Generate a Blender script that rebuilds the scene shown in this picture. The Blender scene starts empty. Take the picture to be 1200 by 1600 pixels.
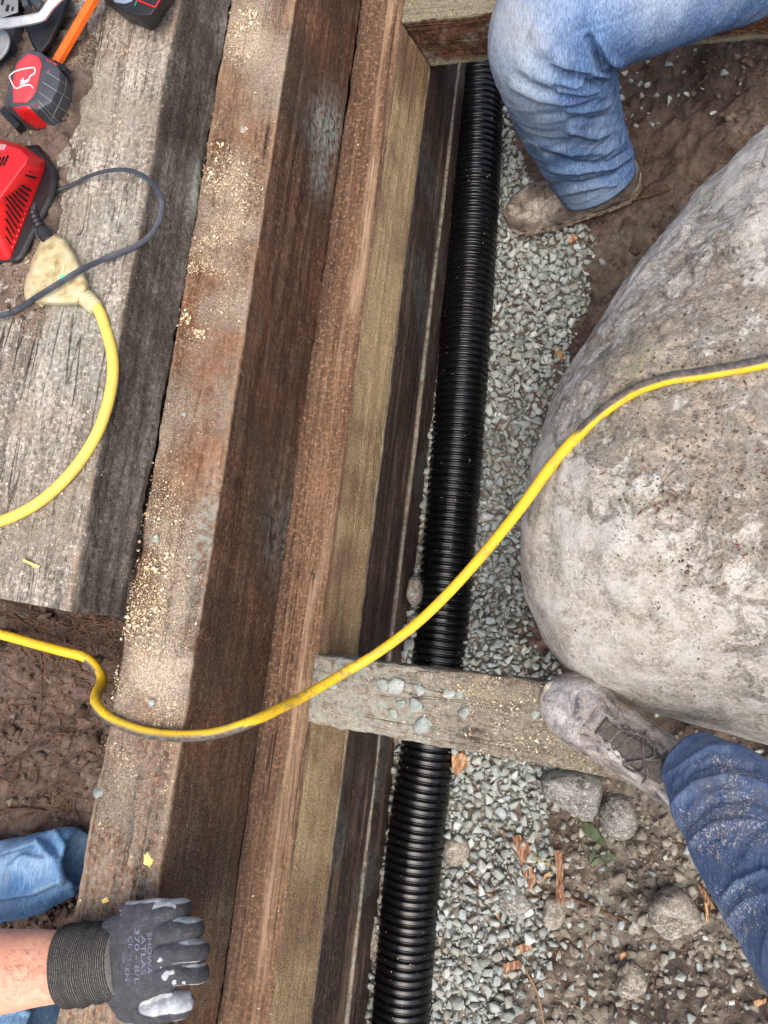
import bpy, bmesh, math, random
import numpy as np
from mathutils import Vector, Matrix, Quaternion
from mathutils.bvhtree import BVHTree
random.seed(7); RNG = np.random.default_rng(7)
SC = bpy.context.scene; COL = SC.collection

# ------------------------------------------------------------------ camera
F = 1200.0; H = 1.7; NX, NY = 310.0, (F*F + 912*310.0)/7460.0
def _unit(v): v = np.array(v, float); return v/np.linalg.norm(v)
_Z = -_unit([NX, -NY, -F]); _Y = np.array([912., 7460., -F]); _Y = _unit(_Y - _Y.dot(_Z)*_Z)
RW = np.array([np.cross(_Y, _Z), _Y, _Z])          # camera vector -> world vector
cam_d = bpy.data.cameras.new("camera"); cam = bpy.data.objects.new("camera", cam_d); COL.objects.link(cam)
cam_d.sensor_fit = 'VERTICAL'; cam_d.sensor_height = 36; cam_d.lens = 36*F/1600; cam_d.clip_start = .02; cam_d.clip_end = 200
M4 = Matrix([list(RW[0])+[0], list(RW[1])+[0], list(RW[2])+[H], [0,0,0,1]]); cam.matrix_world = M4
SC.camera = cam
# ------------------------------------------------------------------ world, sun, exposure
SUN_EL, SUN_AZ = math.radians(68), math.radians(152)   # azimuth from +Y towards +X
w = bpy.data.worlds.new("World"); SC.world = w; w.use_nodes = True
nt = w.node_tree; bg = nt.nodes['Background']; sky = nt.nodes.new('ShaderNodeTexSky')
sky.sky_type = 'NISHITA'; sky.sun_disc = False; sky.sun_elevation = SUN_EL; sky.sun_rotation = SUN_AZ
sky.air_density = .7; sky.dust_density = 5.0; sky.ozone_density = .6
nt.links.new(sky.outputs[0], bg.inputs[0]); bg.inputs[1].default_value = .15
sd = bpy.data.lights.new("sun", 'SUN'); sun = bpy.data.objects.new("sun", sd); COL.objects.link(sun)
sd.energy = 1.1; sd.angle = math.radians(55); sd.color = (1.0, .95, .88)
sv = Vector((math.sin(SUN_AZ)*math.cos(SUN_EL), math.cos(SUN_AZ)*math.cos(SUN_EL), math.sin(SUN_EL)))
sun.rotation_euler = sv.to_track_quat('Z', 'Y').to_euler()
SC.view_settings.view_transform = 'Standard'; SC.view_settings.look = 'None'; SC.view_settings.gamma = 1
SC.view_settings.exposure = .9
SC.render.film_transparent = False

# ------------------------------------------------------------------ helpers
def at(px, py, z):
    "point of height z seen at a pixel of the 1200x1600 photograph"
    v = RW @ np.array([px-600., -(py-800.), -F]); t = (z-H)/v[2]
    return np.array([v[0]*t, v[1]*t, z])
def proj(P):
    P = np.asarray(P, float); c = (P-np.array([0, 0, H])) @ RW
    return np.stack([600+F*c[..., 0]/-c[..., 2], 800-F*c[..., 1]/-c[..., 2]], -1)
def mpp(px, py, z):
    "metres per pixel there"
    p = at(px, py, z); c = (p-np.array([0, 0, H])) @ RW; return -c[2]/F
def _hash(ix, iy, iz, seed):
    h = (ix*374761393 + iy*668265263 + iz*2147483647 + seed*144665) & 0xffffffff
    h = ((h ^ (h >> 13))*1274126177) & 0xffffffff; h = h ^ (h >> 16)
    return (h & 0xffff)/32767.5-1
def noise(P, s=1., seed=0):
    P = np.asarray(P, float)*s; i = np.floor(P).astype(np.int64); f = P-i; u = f*f*(3-2*f)
    r = 0
    for a in (0, 1):
        wx = u[..., 0] if a else 1-u[..., 0]
        for b in (0, 1):
            wy = u[..., 1] if b else 1-u[..., 1]
            for c in (0, 1):
                wz = u[..., 2] if c else 1-u[..., 2]
                r = r+wx*wy*wz*_hash(i[..., 0]+a, i[..., 1]+b, i[..., 2]+c, seed)
    return r
def fbm(P, s=1., o=4, seed=0, g=.5):
    r = 0; a = 1.
    for k in range(o): r = r+a*noise(P, s*2.03**k, seed+k*7); a *= g
    return r
def sst(a, b, x): t = np.clip((x-a)/(b-a), 0, 1); return t*t*(3-2*t)
def inpoly(px, py, poly):
    px = np.asarray(px); c = np.zeros(px.shape, bool); n = len(poly)
    for i in range(n):
        x1, y1 = poly[i]; x2, y2 = poly[(i+1) % n]
        if y1 == y2: continue
        c ^= ((y1 > py) != (y2 > py)) & (px < (x2-x1)*(py-y1)/(y2-y1)+x1)
    return c
def dpoly(px, py, pl):
    "distance to a polyline"
    d = np.full(np.shape(px), 1e9)
    for (x1, y1), (x2, y2) in zip(pl[:-1], pl[1:]):
        vx, vy = x2-x1, y2-y1; t = np.clip(((px-x1)*vx+(py-y1)*vy)/(vx*vx+vy*vy+1e-9), 0, 1)
        d = np.minimum(d, np.hypot(px-x1-t*vx, py-y1-t*vy))
    return d
def catmull(pts, n=8):
    p = np.array(pts, float); p = np.vstack([2*p[0]-p[1], p, 2*p[-1]-p[-2]]); out = []
    for i in range(1, len(p)-2):
        for k in range(n):
            t = k/n; a, b, c, d = p[i-1], p[i], p[i+1], p[i+2]
            out.append(.5*((2*b)+(-a+c)*t+(2*a-5*b+4*c-d)*t*t+(-a+3*b-3*c+d)*t**3))
    out.append(p[-2]); return np.array(out)
def resample(P, step):
    P = np.asarray(P); d = np.r_[0, np.cumsum(np.linalg.norm(np.diff(P[:, :3], axis=0), axis=1))]
    n = max(2, int(d[-1]/step)+1); s = np.linspace(0, d[-1], n)
    return np.stack([np.interp(s, d, P[:, k]) for k in range(P.shape[1])], -1)

def link(name, me, mats=None, parent=None, smooth=True):
    o = bpy.data.objects.new(name, me); COL.objects.link(o)
    if mats is not None:
        for m in (mats if isinstance(mats, (list, tuple)) else [mats]): me.materials.append(m)
    if parent is not None:
        o.parent = parent; o.location = -Vector(root_loc(parent))
    if smooth and len(me.polygons): me.polygons.foreach_set('use_smooth', np.ones(len(me.polygons), bool))
    return o
def root_loc(o):
    v = Vector(o.location)
    while o.parent: o = o.parent; v = v+o.location
    return v
def tag(o, label=None, cat=None, group=None, kind=None):
    if label: o['label'] = label
    if cat: o['category'] = cat
    if group: o['group'] = group
    if kind: o['kind'] = kind
    return o
def empty(name, loc, label, cat, group=None):
    o = bpy.data.objects.new(name, None); COL.objects.link(o); o.location = Vector(loc); o.empty_display_size = .02
    return tag(o, label, cat, group)
def mesh(name, V, Fc, uv=None, cols=None):
    "V (n,3), Fc list or int array (m,k)"
    me = bpy.data.meshes.new(name)
    V = np.asarray(V, np.float32)
    if isinstance(Fc, np.ndarray):
        k = Fc.shape[1]; me.vertices.add(len(V)); me.vertices.foreach_set('co', V.ravel())
        me.loops.add(Fc.size); me.loops.foreach_set('vertex_index', Fc.ravel().astype(np.int32))
        me.polygons.add(len(Fc)); me.polygons.foreach_set('loop_start', np.arange(0, Fc.size, k, dtype=np.int32))
        try: me.polygons.foreach_set('loop_total', np.full(len(Fc), k, np.int32))
        except Exception: pass
    else:
        me.from_pydata([tuple(map(float, v)) for v in V], [], [tuple(int(i) for i in f) for f in Fc])
    if cols is not None:
        for nm, c in cols.items():
            a = me.color_attributes.new(nm, 'FLOAT_COLOR', 'POINT'); a.data.foreach_set('color', np.asarray(c, np.float32).ravel())
    me.update(calc_edges=True)
    if uv is not None:
        li = np.empty(len(me.loops), np.int32); me.loops.foreach_get('vertex_index', li)
        l = me.uv_layers.new(name='UVMap'); l.data.foreach_set('uv', np.asarray(uv, np.float32)[li].ravel())
    return me
def rgba(a, b=None, c=None):
    z = np.zeros_like(a); b = z if b is None else b; c = z if c is None else c
    return np.stack([a.ravel(), b.ravel(), c.ravel(), np.ones(a.size)], -1)
def gridfaces(nu, nv, wrap=False):
    i = np.arange(nu-1)[:, None]; j = np.arange(nv if wrap else nv-1)[None, :]; j2 = (j+1) % nv
    a = i*nv+j; b = i*nv+j2; c = (i+1)*nv+j2; d = (i+1)*nv+j
    return np.stack([a, b, c, d], -1).reshape(-1, 4)
def frames(P):
    T = np.gradient(P, axis=0); T /= np.linalg.norm(T, axis=1)[:, None]+1e-12
    N = np.zeros_like(P); n = np.cross(T[0], [0, 0, 1.]);
    if np.linalg.norm(n) < .1: n = np.cross(T[0], [1., 0, 0])
    n /= np.linalg.norm(n)
    for i in range(len(P)):
        n = n-T[i]*n.dot(T[i]); n /= np.linalg.norm(n); N[i] = n
    return T, N, np.cross(T, N)
def tube(P, R, nv=12, R2=None, fn=None, cap=True):
    "returns V(nu,nv,3), T, N, B; R along N, R2 along B"
    P = np.asarray(P, float); R = np.broadcast_to(np.asarray(R, float), len(P)); R2 = R if R2 is None else np.broadcast_to(R2, len(P))
    T, N, B = frames(P); th = np.linspace(0, 2*np.pi, nv, endpoint=False)
    V = P[:, None]+N[:, None]*(np.cos(th)[None, :, None]*R[:, None, None])+B[:, None]*(np.sin(th)[None, :, None]*R2[:, None, None])
    return V
def tubemesh(name, P, R, nv=12, mat=None, parent=None, R2=None, disp=None, cols=None, uvlen=True):
    P = np.asarray(P, float); V = tube(P, R, nv, R2)
    if disp is not None: V = disp(V)
    nu = len(P); s = np.r_[0, np.cumsum(np.linalg.norm(np.diff(P, axis=0), axis=1))]
    Fq = gridfaces(nu, nv, True)[:, ::-1]
    uv = np.stack(np.broadcast_arrays(np.arange(nv)[None, :]/nv, s[:, None]), -1).reshape(-1, 2)
    uv = np.vstack([uv, [0, 0], [0, s[-1]]])
    Vf = np.vstack([V.reshape(-1, 3), V[0].mean(0), V[-1].mean(0)]); n = nu*nv
    fl = [tuple(f) for f in Fq.tolist()]
    fl += [(n, j, (j+1) % nv) for j in range(nv)] + [(n+1, (nu-1)*nv+(j+1) % nv, (nu-1)*nv+j) for j in range(nv)]
    return link(name, mesh(name, Vf, fl, uv, cols(Vf) if cols else None), mat, parent)
def vnormals(V, wrap=True):
    du = np.gradient(V, axis=0)
    dv = (np.roll(V, -1, 1)-np.roll(V, 1, 1)) if wrap else np.gradient(V, axis=1)
    n = np.cross(du, dv); n /= np.linalg.norm(n, axis=-1)[..., None]+1e-12
    return -n
def poly_solid(name, rings, mat=None, parent=None, bevel=.0, smooth=False, seg=2, mats=None):
    "stack of rings (lists of 3D points, same count), closed with ngons"
    n = len(rings[0]); V = [p for r in rings for p in r]; Fc = []
    for k in range(len(rings)-1):
        for j in range(n):
            a = k*n+j; b = k*n+(j+1) % n; Fc.append((a, b, b+n, a+n))
    Fc.append(tuple(range(n))[::-1]); Fc.append(tuple((len(rings)-1)*n+j for j in range(n)))
    bm = bmesh.new(); vs = [bm.verts.new(tuple(map(float, v))) for v in V]
    for f in Fc: bm.faces.new([vs[i] for i in f])
    bmesh.ops.recalc_face_normals(bm, faces=bm.faces)
    if bevel: bmesh.ops.bevel(bm, geom=bm.edges[:], offset=bevel, segments=seg, affect='EDGES', profile=.6, clamp_overlap=True)
    me = bpy.data.meshes.new(name); bm.to_mesh(me); bm.free()
    return link(name, me, mat, parent, smooth)
def box(name, c, ex, ey, ez, mat=None, parent=None, bevel=0., smooth=False):
    c, ex, ey, ez = map(np.asarray, (c, ex, ey, ez))
    r = lambda s: [c+s*ez-ex-ey, c+s*ez+ex-ey, c+s*ez+ex+ey, c+s*ez-ex+ey]
    return poly_solid(name, [r(-1), r(1)], mat, parent, bevel, smooth)

# ------------------------------------------------------------------ materials
def srgb(r, g, b):
    f = lambda c: (c/255/12.92) if c/255 <= .04045 else ((c/255+.055)/1.055)**2.4
    return (f(r), f(g), f(b), 1)
class Mat:
    def __init__(s, name, rough=.8, spec=.3):
        s.m = bpy.data.materials.new(name); s.m.use_nodes = True; s.nt = s.m.node_tree; s.n = s.nt.nodes
        s.b = s.n['Principled BSDF']; s.b.inputs['Roughness'].default_value = rough
        s.b.inputs['Specular IOR Level'].default_value = spec
        s.tc = s.n.new('ShaderNodeTexCoord'); s.h = None
    def put(s, sock, v):
        if isinstance(v, bpy.types.NodeSocket): s.nt.links.new(v, sock)
        elif v is not None: sock.default_value = v
    def noise(s, scale=1., detail=4, sc=(1, 1, 1), rough=.55, rot=(0, 0, 0), kind='Object', dist=0.):
        mp = s.n.new('ShaderNodeMapping'); s.nt.links.new(s.tc.outputs[kind], mp.inputs[0])
        mp.inputs['Scale'].default_value = sc; mp.inputs['Rotation'].default_value = rot
        t = s.n.new('ShaderNodeTexNoise'); t.inputs['Scale'].default_value = scale; t.inputs['Detail'].default_value = detail
        t.inputs['Roughness'].default_value = rough; t.inputs['Distortion'].default_value = dist
        s.nt.links.new(mp.outputs[0], t.inputs[0]); return t.outputs[0]
    def vor(s, scale=1., feature='F1', sc=(1, 1, 1), rnd=1.):
        mp = s.n.new('ShaderNodeMapping'); s.nt.links.new(s.tc.outputs['Object'], mp.inputs[0]); mp.inputs['Scale'].default_value = sc
        t = s.n.new('ShaderNodeTexVoronoi'); t.feature = feature; t.inputs['Scale'].default_value = scale; t.inputs['Randomness'].default_value = rnd
        s.nt.links.new(mp.outputs[0], t.inputs[0]); return t
    def ramp(s, fac, stops):
        r = s.n.new('ShaderNodeValToRGB'); e = r.color_ramp.elements
        while len(e) < len(stops): e.new(.5)
        for el, (p, c) in zip(e, stops):
            el.position = p; el.color = c if isinstance(c, (tuple, list)) else (c, c, c, 1)
        s.nt.links.new(fac, r.inputs[0]); return r.outputs[0]
    def mix(s, fac, a, b, mode='MIX'):
        x = s.n.new('ShaderNodeMix'); x.data_type = 'RGBA'; x.blend_type = mode
        s.put(x.inputs[0], fac); s.put(x.inputs[6], a); s.put(x.inputs[7], b); return x.outputs[2]
    def math(s, op, a, b=None, c=None, clamp=False):
        x = s.n.new('ShaderNodeMath'); x.operation = op; x.use_clamp = clamp
        s.put(x.inputs[0], a)
        if b is not None: s.put(x.inputs[1], b)
        if c is not None: s.put(x.inputs[2], c)
        return x.outputs[0]
    def attr(s, name='m'):
        a = s.n.new('ShaderNodeAttribute'); a.attribute_name = name
        sp = s.n.new('ShaderNodeSeparateColor'); s.nt.links.new(a.outputs['Color'], sp.inputs[0]); return sp.outputs
    def bump(s, h, dist=.001, strength=1.):
        b = s.n.new('ShaderNodeBump'); b.inputs['Distance'].default_value = dist; b.inputs['Strength'].default_value = strength
        s.nt.links.new(h, b.inputs['Height'])
        if s.h is not None: s.nt.links.new(s.h, b.inputs['Normal'])
        s.h = b.outputs[0]; s.nt.links.new(s.h, s.b.inputs['Normal'])
    def color(s, c): s.put(s.b.inputs['Base Color'], c)
    def rough(s, c): s.put(s.b.inputs['Roughness'], c)
    def island(s):
        g = s.n.new('ShaderNodeNewGeometry'); return g.outputs['Random Per Island']
def plain(name, col, rough=.5, spec=.4, var=.15, bump=0., nscale=60, metallic=0):
    m = Mat(name, rough, spec); n = m.noise(nscale, 5)
    d = tuple(c*(1-var) for c in col[:3])+(1,); l = tuple(min(1, c*(1+var)) for c in col[:3])+(1,)
    m.color(m.ramp(n, [(.3, d), (.7, l)])); m.b.inputs['Metallic'].default_value = metallic
    if bump: m.bump(m.noise(nscale*6, 4), bump)
    return m.m
def wood(name, dark, mid, light, grain=(160, 3.2, 160), contrast=1., bumpd=.0012, speck=.5, speckcol=(205, 188, 150), rough=.85, spec=.2, fine=1., saw=0.):
    m = Mat(name, rough, spec); a = m.attr('m'); k = m.attr('k')
    al = min(grain); ax = tuple(v == al for v in grain); st = lambda across, along: tuple(along if q_ else across for q_ in ax)
    g1 = m.noise(1, 7, tuple(v*2.6 if q_ else v for v, q_ in zip(grain, ax)), .68, dist=.35); g2 = m.noise(1, 5, tuple(x*.22 for x in grain), .6, dist=.8)
    big = m.noise(7, 5, rough=.65); grit = m.noise(170, 8, rough=.78); pore = m.noise(1, 4, st(520, 26), .7)
    g = m.math('ADD', m.math('MULTIPLY', g1, .55), m.math('MULTIPLY', g2, .45))
    c = m.ramp(g, [(.5-.12*contrast, srgb(*dark)), (.5, srgb(*mid)), (.5+.12*contrast, srgb(*light))])
    c = m.mix(m.ramp(big, [(.38, 0.), (.66, .55)]), c, srgb(*dark), 'MIX')
    c = m.mix(m.ramp(pore, [(.38, .85), (.49, 0.)]), c, srgb(*[x*.45 for x in dark]))
    c = m.mix(m.ramp(grit, [(.38, .8), (.48, 0.)]), c, srgb(*[x*.55 for x in dark])); c = m.mix(m.ramp(grit, [(.53, 0.), (.63, .7)]), c, srgb(*[min(255, x*1.22) for x in light]))
    ck = m.math('ABSOLUTE', m.math('SUBTRACT', m.noise(1, 3, st(24, .9), .5, dist=.5), .5)); ckm = m.ramp(big, [(.45, 0.), (.56, 1.)])
    crack = m.math('MULTIPLY', m.ramp(ck, [(.004, 1.), (.011, 0.)]), ckm)
    c = m.mix(m.math('MULTIPLY', crack, .9), c, srgb(*[x*.35 for x in dark]))
    c = m.mix(m.math('MULTIPLY', a[1], .6), c, srgb(158, 98, 62))                     # rust / warm stain
    worn = m.math('MULTIPLY', k[1], m.ramp(g1, [(.4, .25), (.6, 1.)]))
    c = m.mix(worn, c, srgb(178, 150, 122))
    c = m.mix(m.math('MULTIPLY', k[0], .8), c, srgb(34, 26, 22))                       # wet wood, knots and darker side faces
    pw = m.math('MULTIPLY', a[2], m.ramp(m.noise(120, 5), [(.38, .0), (.6, 1.)]))
    c = m.mix(pw, c, srgb(158, 166, 156))                                              # grey green rock powder
    # fine dust, denser where attribute R says so
    n = m.noise(900*fine, 3, rough=.7); n2 = m.noise(330*fine, 4, rough=.7)
    thr = m.math('SUBTRACT', .72, m.math('MULTIPLY', m.math('ADD', a[0], .12*speck), .40))
    d1 = m.math('MULTIPLY', m.math('SUBTRACT', n, thr), 14, clamp=True)
    thr2 = m.math('SUBTRACT', .78, m.math('MULTIPLY', a[0], .36))
    d2 = m.math('MULTIPLY', m.math('SUBTRACT', n2, thr2), 14, clamp=True)
    d = m.math('MAXIMUM', d1, d2)
    c = m.mix(m.math('MULTIPLY', d, .85), c, m.ramp(m.noise(400, 2), [(.35, srgb(*[x*.68 for x in speckcol])), (.65, srgb(*speckcol))]))
    m.color(c)
    m.rough(m.math('SUBTRACT', rough, m.math('MULTIPLY', k[0], .25)))
    m.bump(g1, bumpd*1.5); m.bump(grit, .0016); m.bump(crack, -.002); m.bump(d, .0007)
    if saw: m.bump(m.noise(1, 2, (90, 420, 60), .5, rot=(0, .0, .25)), saw)
    return m.m

def pxmask(P, fn): q = proj(P); return fn(q[..., 0], q[..., 1])

def timber(name, corners, y0, y1, mat, root, masks=None, rad=.004, step=.004, disp=.0010, seed=1, along='Y', wob=.0015, endcut=0.):
    """solid timber of one cross-section (list of (X,Z)), rounded arrises, fine relief; along Y"""
    C = np.array(corners, float); n = len(C); sec = []; nor = []
    for i in range(n):
        p, c, q = C[i-1], C[i], C[(i+1) % n]
        a = c+(p-c)/np.linalg.norm(p-c)*rad; b = c+(q-c)/np.linalg.norm(q-c)*rad
        for t in (0, .33, .67, 1): sec.append((1-t)**2*a+2*t*(1-t)*c+t*t*b)
        nx = C[(i+1) % n]; e = nx+(c-nx)/np.linalg.norm(c-nx)*rad
        L = np.linalg.norm(e-b); m_ = max(1, int(L/.0035))
        for j in range(1, m_): sec.append(b+(e-b)*j/m_)
    S = np.array(sec); tn = np.roll(S, -1, 0)-np.roll(S, 1, 0); N2 = np.stack([tn[:, 1], -tn[:, 0]], -1); N2 /= np.linalg.norm(N2, axis=1)[:, None]
    if ((S-S.mean(0))*N2).sum() < 0: N2 = -N2
    ys = np.arange(y0, y1+step, step); V = np.zeros((len(ys), len(S), 3))
    V[..., 0] = S[None, :, 0]; V[..., 2] = S[None, :, 1]; V[..., 1] = ys[:, None]
    if endcut: V[..., 1] += endcut*(V[..., 0]-S[:, 0].mean())*np.clip(1-(ys[:, None]-y0)/.1, 0, 1)
    Q = V.copy(); Q[..., 1] *= .035
    nrm = np.zeros_like(V); nrm[..., 0] = N2[None, :, 0]; nrm[..., 2] = N2[None, :, 1]
    dd = disp*(fbm(Q, 90, 4, seed)+.8*fbm(V, 45, 4, seed+3))
    cd = np.min(np.linalg.norm(S[:, None]-C[None], axis=2), axis=1)            # distance to the nearest arris
    arr = np.exp(-(cd/.006)**2)[None, :]
    dd = dd-arr*.0022*np.clip(fbm(V, 28, 4, seed+9)+.1, 0, 2)
    V = V+nrm*dd[..., None]
    wv = np.stack([np.zeros(len(ys)), ys, np.zeros(len(ys))], -1)
    V[..., 0] += (wob*fbm(wv, 2.2, 2, seed+5))[:, None]; V[..., 2] += (.6*wob*fbm(wv, 2.7, 2, seed+6))[:, None]
    nu, nv = V.shape[:2]; Vf = V.reshape(-1, 3)
    fl = gridfaces(nu, nv, True).tolist()+[list(range(nv)), list(range((nu-1)*nv, nu*nv))[::-1]]
    cols = None
    z = np.zeros(len(Vf)); mk = masks(Vf, np.repeat(arr, nu, 0).ravel()) if masks else {}
    cols = {'m': rgba(mk.get('dust', z), mk.get('rust', z), mk.get('powder', z)), 'k': rgba(mk.get('wet', z), mk.get('worn', z))}
    me = mesh(name, Vf, fl, None, cols)
    bm = bmesh.new(); bm.from_mesh(me); bmesh.ops.recalc_face_normals(bm, faces=bm.faces); bm.to_mesh(me); bm.free()
    return link(name, me, mat, root)

# lines of the stepped timber wall, measured: X of each arris
X0, X1, X2, X3, X4, X5 = [float(np.mean([at(x, y, z)[0] for x, y in pts])) for z, pts in (
    (.894, [(285, 0), (233, 263), (194, 511), (150, 740), (115, 950)]),
    (.80, [(360, 0), (315, 260), (273, 533), (229, 780), (183, 1028), (140, 1270), (92, 1600)]),
    (.80, [(459, 0), (430, 190), (371, 600), (344, 780), (316, 960), (258, 1300), (242, 1400)]),
    (.59, [(564, 0), (530, 240), (481, 600), (452, 780), (413, 1040), (377, 1300), (330, 1600)]),
    (.589, [(627, 0), (600, 200), (551, 600), (525, 790), (497, 1023), (462, 1300), (425, 1560)]),
    (.479, [(672, 100), (655, 200), (614, 600), (558, 1020), (525, 1300), (490, 1560)]))]
X6 = float(np.mean([at(x, y, .263)[0] for x, y in [(712, 161), (661, 596), (608, 1025), (571, 1300), (546, 1550)]]))
print('arrises', X0, X1, X2, X3, X4, X5, X6)

blob = lambda px, py, cx, cy, rx, ry, ang=0: np.exp(-(((px-cx)*math.cos(ang)+(py-cy)*math.sin(ang))/rx)**2-((-(px-cx)*math.sin(ang)+(py-cy)*math.cos(ang))/ry)**2)

def build_wall():
    # --- weathered grey timber on top
    mg = wood('weathered_grey_wood', (122, 114, 103), (162, 153, 140), (190, 182, 168), (70, 2.4, 70), .8, .0012, 1.0, (226, 218, 196), .9)
    def mk(V, arr):
        q = proj(V); px, py = q[:, 0], q[:, 1]; side = sst(X0-.006, X0-.001, V[:, 0])
        n = fbm(V, 14, 4, 3)
        return dict(dust=(.22+.3*n)*(1-side)+.22*side, wet=side*(.86+.3*n), worn=arr*(1-side*.6)*sst(.0, .5, n+.3)*.9+(1-side)*.25*sst(.1, .5, n),  # side face coloured far darker than the top
                    powder=side*blob(px, py, 305, 300, 10, 45)*.9+(1-side)*.35*sst(0, .5, fbm(V, 6, 3, 8)), rust=(1-side)*.12*sst(.1, .5, fbm(V, 5, 3, 21)))
    r = empty('weathered_timber', (X0-.06, .8, .80), 'weathered grey square timber beside the power tools, its near end sawn off square', 'timber')
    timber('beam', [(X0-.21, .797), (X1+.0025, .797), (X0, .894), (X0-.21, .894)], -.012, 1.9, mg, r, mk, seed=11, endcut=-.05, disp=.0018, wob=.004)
    # --- sawdust covered timber
    ms = wood('sawdust_wood', (86, 58, 42), (130, 98, 76), (164, 136, 110), (110, 5, 110), .9, .0010, 1.2, (206, 190, 166), .85, saw=.0006)
    def mk(V, arr):
        q = proj(V); px, py = q[:, 0], q[:, 1]; top = sst(.794, .799, V[:, 2]); n = fbm(V, 12, 4, 5)
        xl = 350-.173*py
        d = blob(px, py, 345, 330, 60, 130)+.8*blob(px, py, 270, 880, 60, 200)+.6*blob(px, py, 230, 1050, 70, 90)+.7*blob(px, py, 390, 60, 60, 60)+.35*blob(px, py, 190, 1250, 70, 150)
        rust = blob(px, py, 236, 1098, 17, 17)*1.2+.8*blob(px, py, 380, 205, 16, 24)+.75*blob(px, py, 330, 520, 45, 180)+.45*blob(px, py, 290, 700, 50, 100)+.3*blob(px, py, 400, 60, 50, 90)
        pw = 1.1*blob(px, py, 318, 840, 22, 80, .15)+.5*blob(px, py, 300, 930, 25, 60)+.35*sst(0, .6, n)+.3*sst(1000, 1300, py)
        side_pw = blob(px, py, 510, 200, 26, 50)*1.1+.7*blob(px, py, 500, 280, 14, 30)+.35*blob(px, py, 440, 830, 30, 90)
        warm = .22+blob(px, py, 410, 560, 22, 200)*.35+blob(px, py, 500, 60, 30, 60)*.2
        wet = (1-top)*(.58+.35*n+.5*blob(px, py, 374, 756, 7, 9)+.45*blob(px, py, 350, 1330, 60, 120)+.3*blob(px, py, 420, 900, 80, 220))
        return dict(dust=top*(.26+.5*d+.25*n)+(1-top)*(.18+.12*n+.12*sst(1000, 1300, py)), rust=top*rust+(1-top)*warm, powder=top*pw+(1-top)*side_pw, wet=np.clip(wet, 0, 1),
                    worn=arr*.8*top+.35*top*sst(-.2, .5, fbm(V, 5, 3, 9)))
    r = empty('sawdust_covered_timber', (X1+.05, .6, .59), 'brown timber with sawdust covered top, tall dark side face and two bolts', 'timber')
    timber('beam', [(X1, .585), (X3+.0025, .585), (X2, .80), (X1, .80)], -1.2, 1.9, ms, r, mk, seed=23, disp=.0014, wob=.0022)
    galv = plain('galvanised_bolt', srgb(170, 172, 170), .45, .5, .25, .0006, 300, .6)
    for (px, py, rr) in ((380, 203, .0048), (239, 1098, .0055)):
        c = at(px, py, .80); th = np.linspace(0, 2*np.pi, 7)[:-1]
        ring = lambda R, z: [c+np.array([R*math.cos(t), R*math.sin(t), z]) for t in th]
        poly_solid('bolt', [ring(rr, -.004), ring(rr, .0035), ring(rr*.75, .005)], galv, r, .0007)
    # --- reddish timber with tan face
    mr = wood('reddish_wood', (60, 42, 31), (106, 77, 56), (156, 120, 90), (190, 1.6, 190), 1.25, .0018, .5, (196, 172, 130), .75, .3)
    def mk(V, arr):
        q = proj(V); px, py = q[:, 0], q[:, 1]; face = sst(X4-.0005, X4+.003, V[:, 0]); n = fbm(V, 9, 4, 15)
        u = (V[:, 0]-X3)/(X4-X3)
        knot = blob(px, py, 594, 449, 9, 17)+.5*blob(px, py, 648, 215, 6, 24)
        return dict(dust=np.clip(face*(.62+.3*n+.45*blob(px, py, 590, 560, 40, 150)+.25*blob(px, py, 640, 250, 40, 80)), 0, 1)+(1-face)*(.06+.06*n),
                    wet=np.clip(face*knot*1.4+(1-face)*(.25*(1-u)+.45*sst(1000, 1500, py)*(1-u)+arr*.2)+.25*face*sst(1150, 1400, py)*(n > -.2), 0, 1),
                    worn=.30*face+(1-face)*(.9*np.exp(-((u-.78)/.16)**2)*sst(-.3, .3, fbm(V*np.array([1, .15, 1]), 30, 3, 44))+.15),
                    rust=face*.22+(1-face)*.12*u, powder=.25*arr*face)
    r = empty('reddish_brown_timber', (X3+.04, .6, .479), 'reddish brown timber with long straight grain, sawdust stuck to its tan side face', 'timber')
    timber('beam', [(X3+.001, .481), (X5, .481), (X4, .589), (X3+.001, .589)], -1.2, 1.9, mr, r, mk, seed=31, disp=.0012)
    # --- two dark lower timbers
    md = wood('dark_wet_wood', (42, 33, 28), (78, 62, 54), (118, 98, 86), (120, 3, 120), 1.1, .0014, .5, (180, 160, 128), .7, .3)
    def mk(V, arr):
        n = fbm(V, 9, 4, 17); n2 = fbm(V*np.array([1, .2, 1]), 16, 3, 19)
        return dict(dust=.12+.12*n+.45*arr*(V[:, 2] > .35)+.3*arr, wet=np.clip(.30+.35*n, 0, 1), worn=arr*.9+.4*sst(.15, .6, n2), powder=.8*arr+.2*sst(.2, .6, n))
    r = empty('dark_timber', (X5-.05, .6, .263), 'dark brown wet timber directly under the reddish brown timber', 'timber', 'dark lower timbers of the wall')
    timber('beam', [(X5-.105, .267), (X5, .267), (X5-.001, .478), (X5-.105, .478)], -1.2, 1.9, md, r, mk, seed=41)
    r = empty('dark_timber', (X6-.05, .6, 0), 'lowest dark timber of the wall, its foot hidden by gravel', 'timber', 'dark lower timbers of the wall')
    timber('beam', [(X6-.105, -.06), (X6+.003, -.06), (X6+.003, .264), (X6-.105, .264)], -1.2, 1.9, md, r, mk, seed=47)

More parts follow.
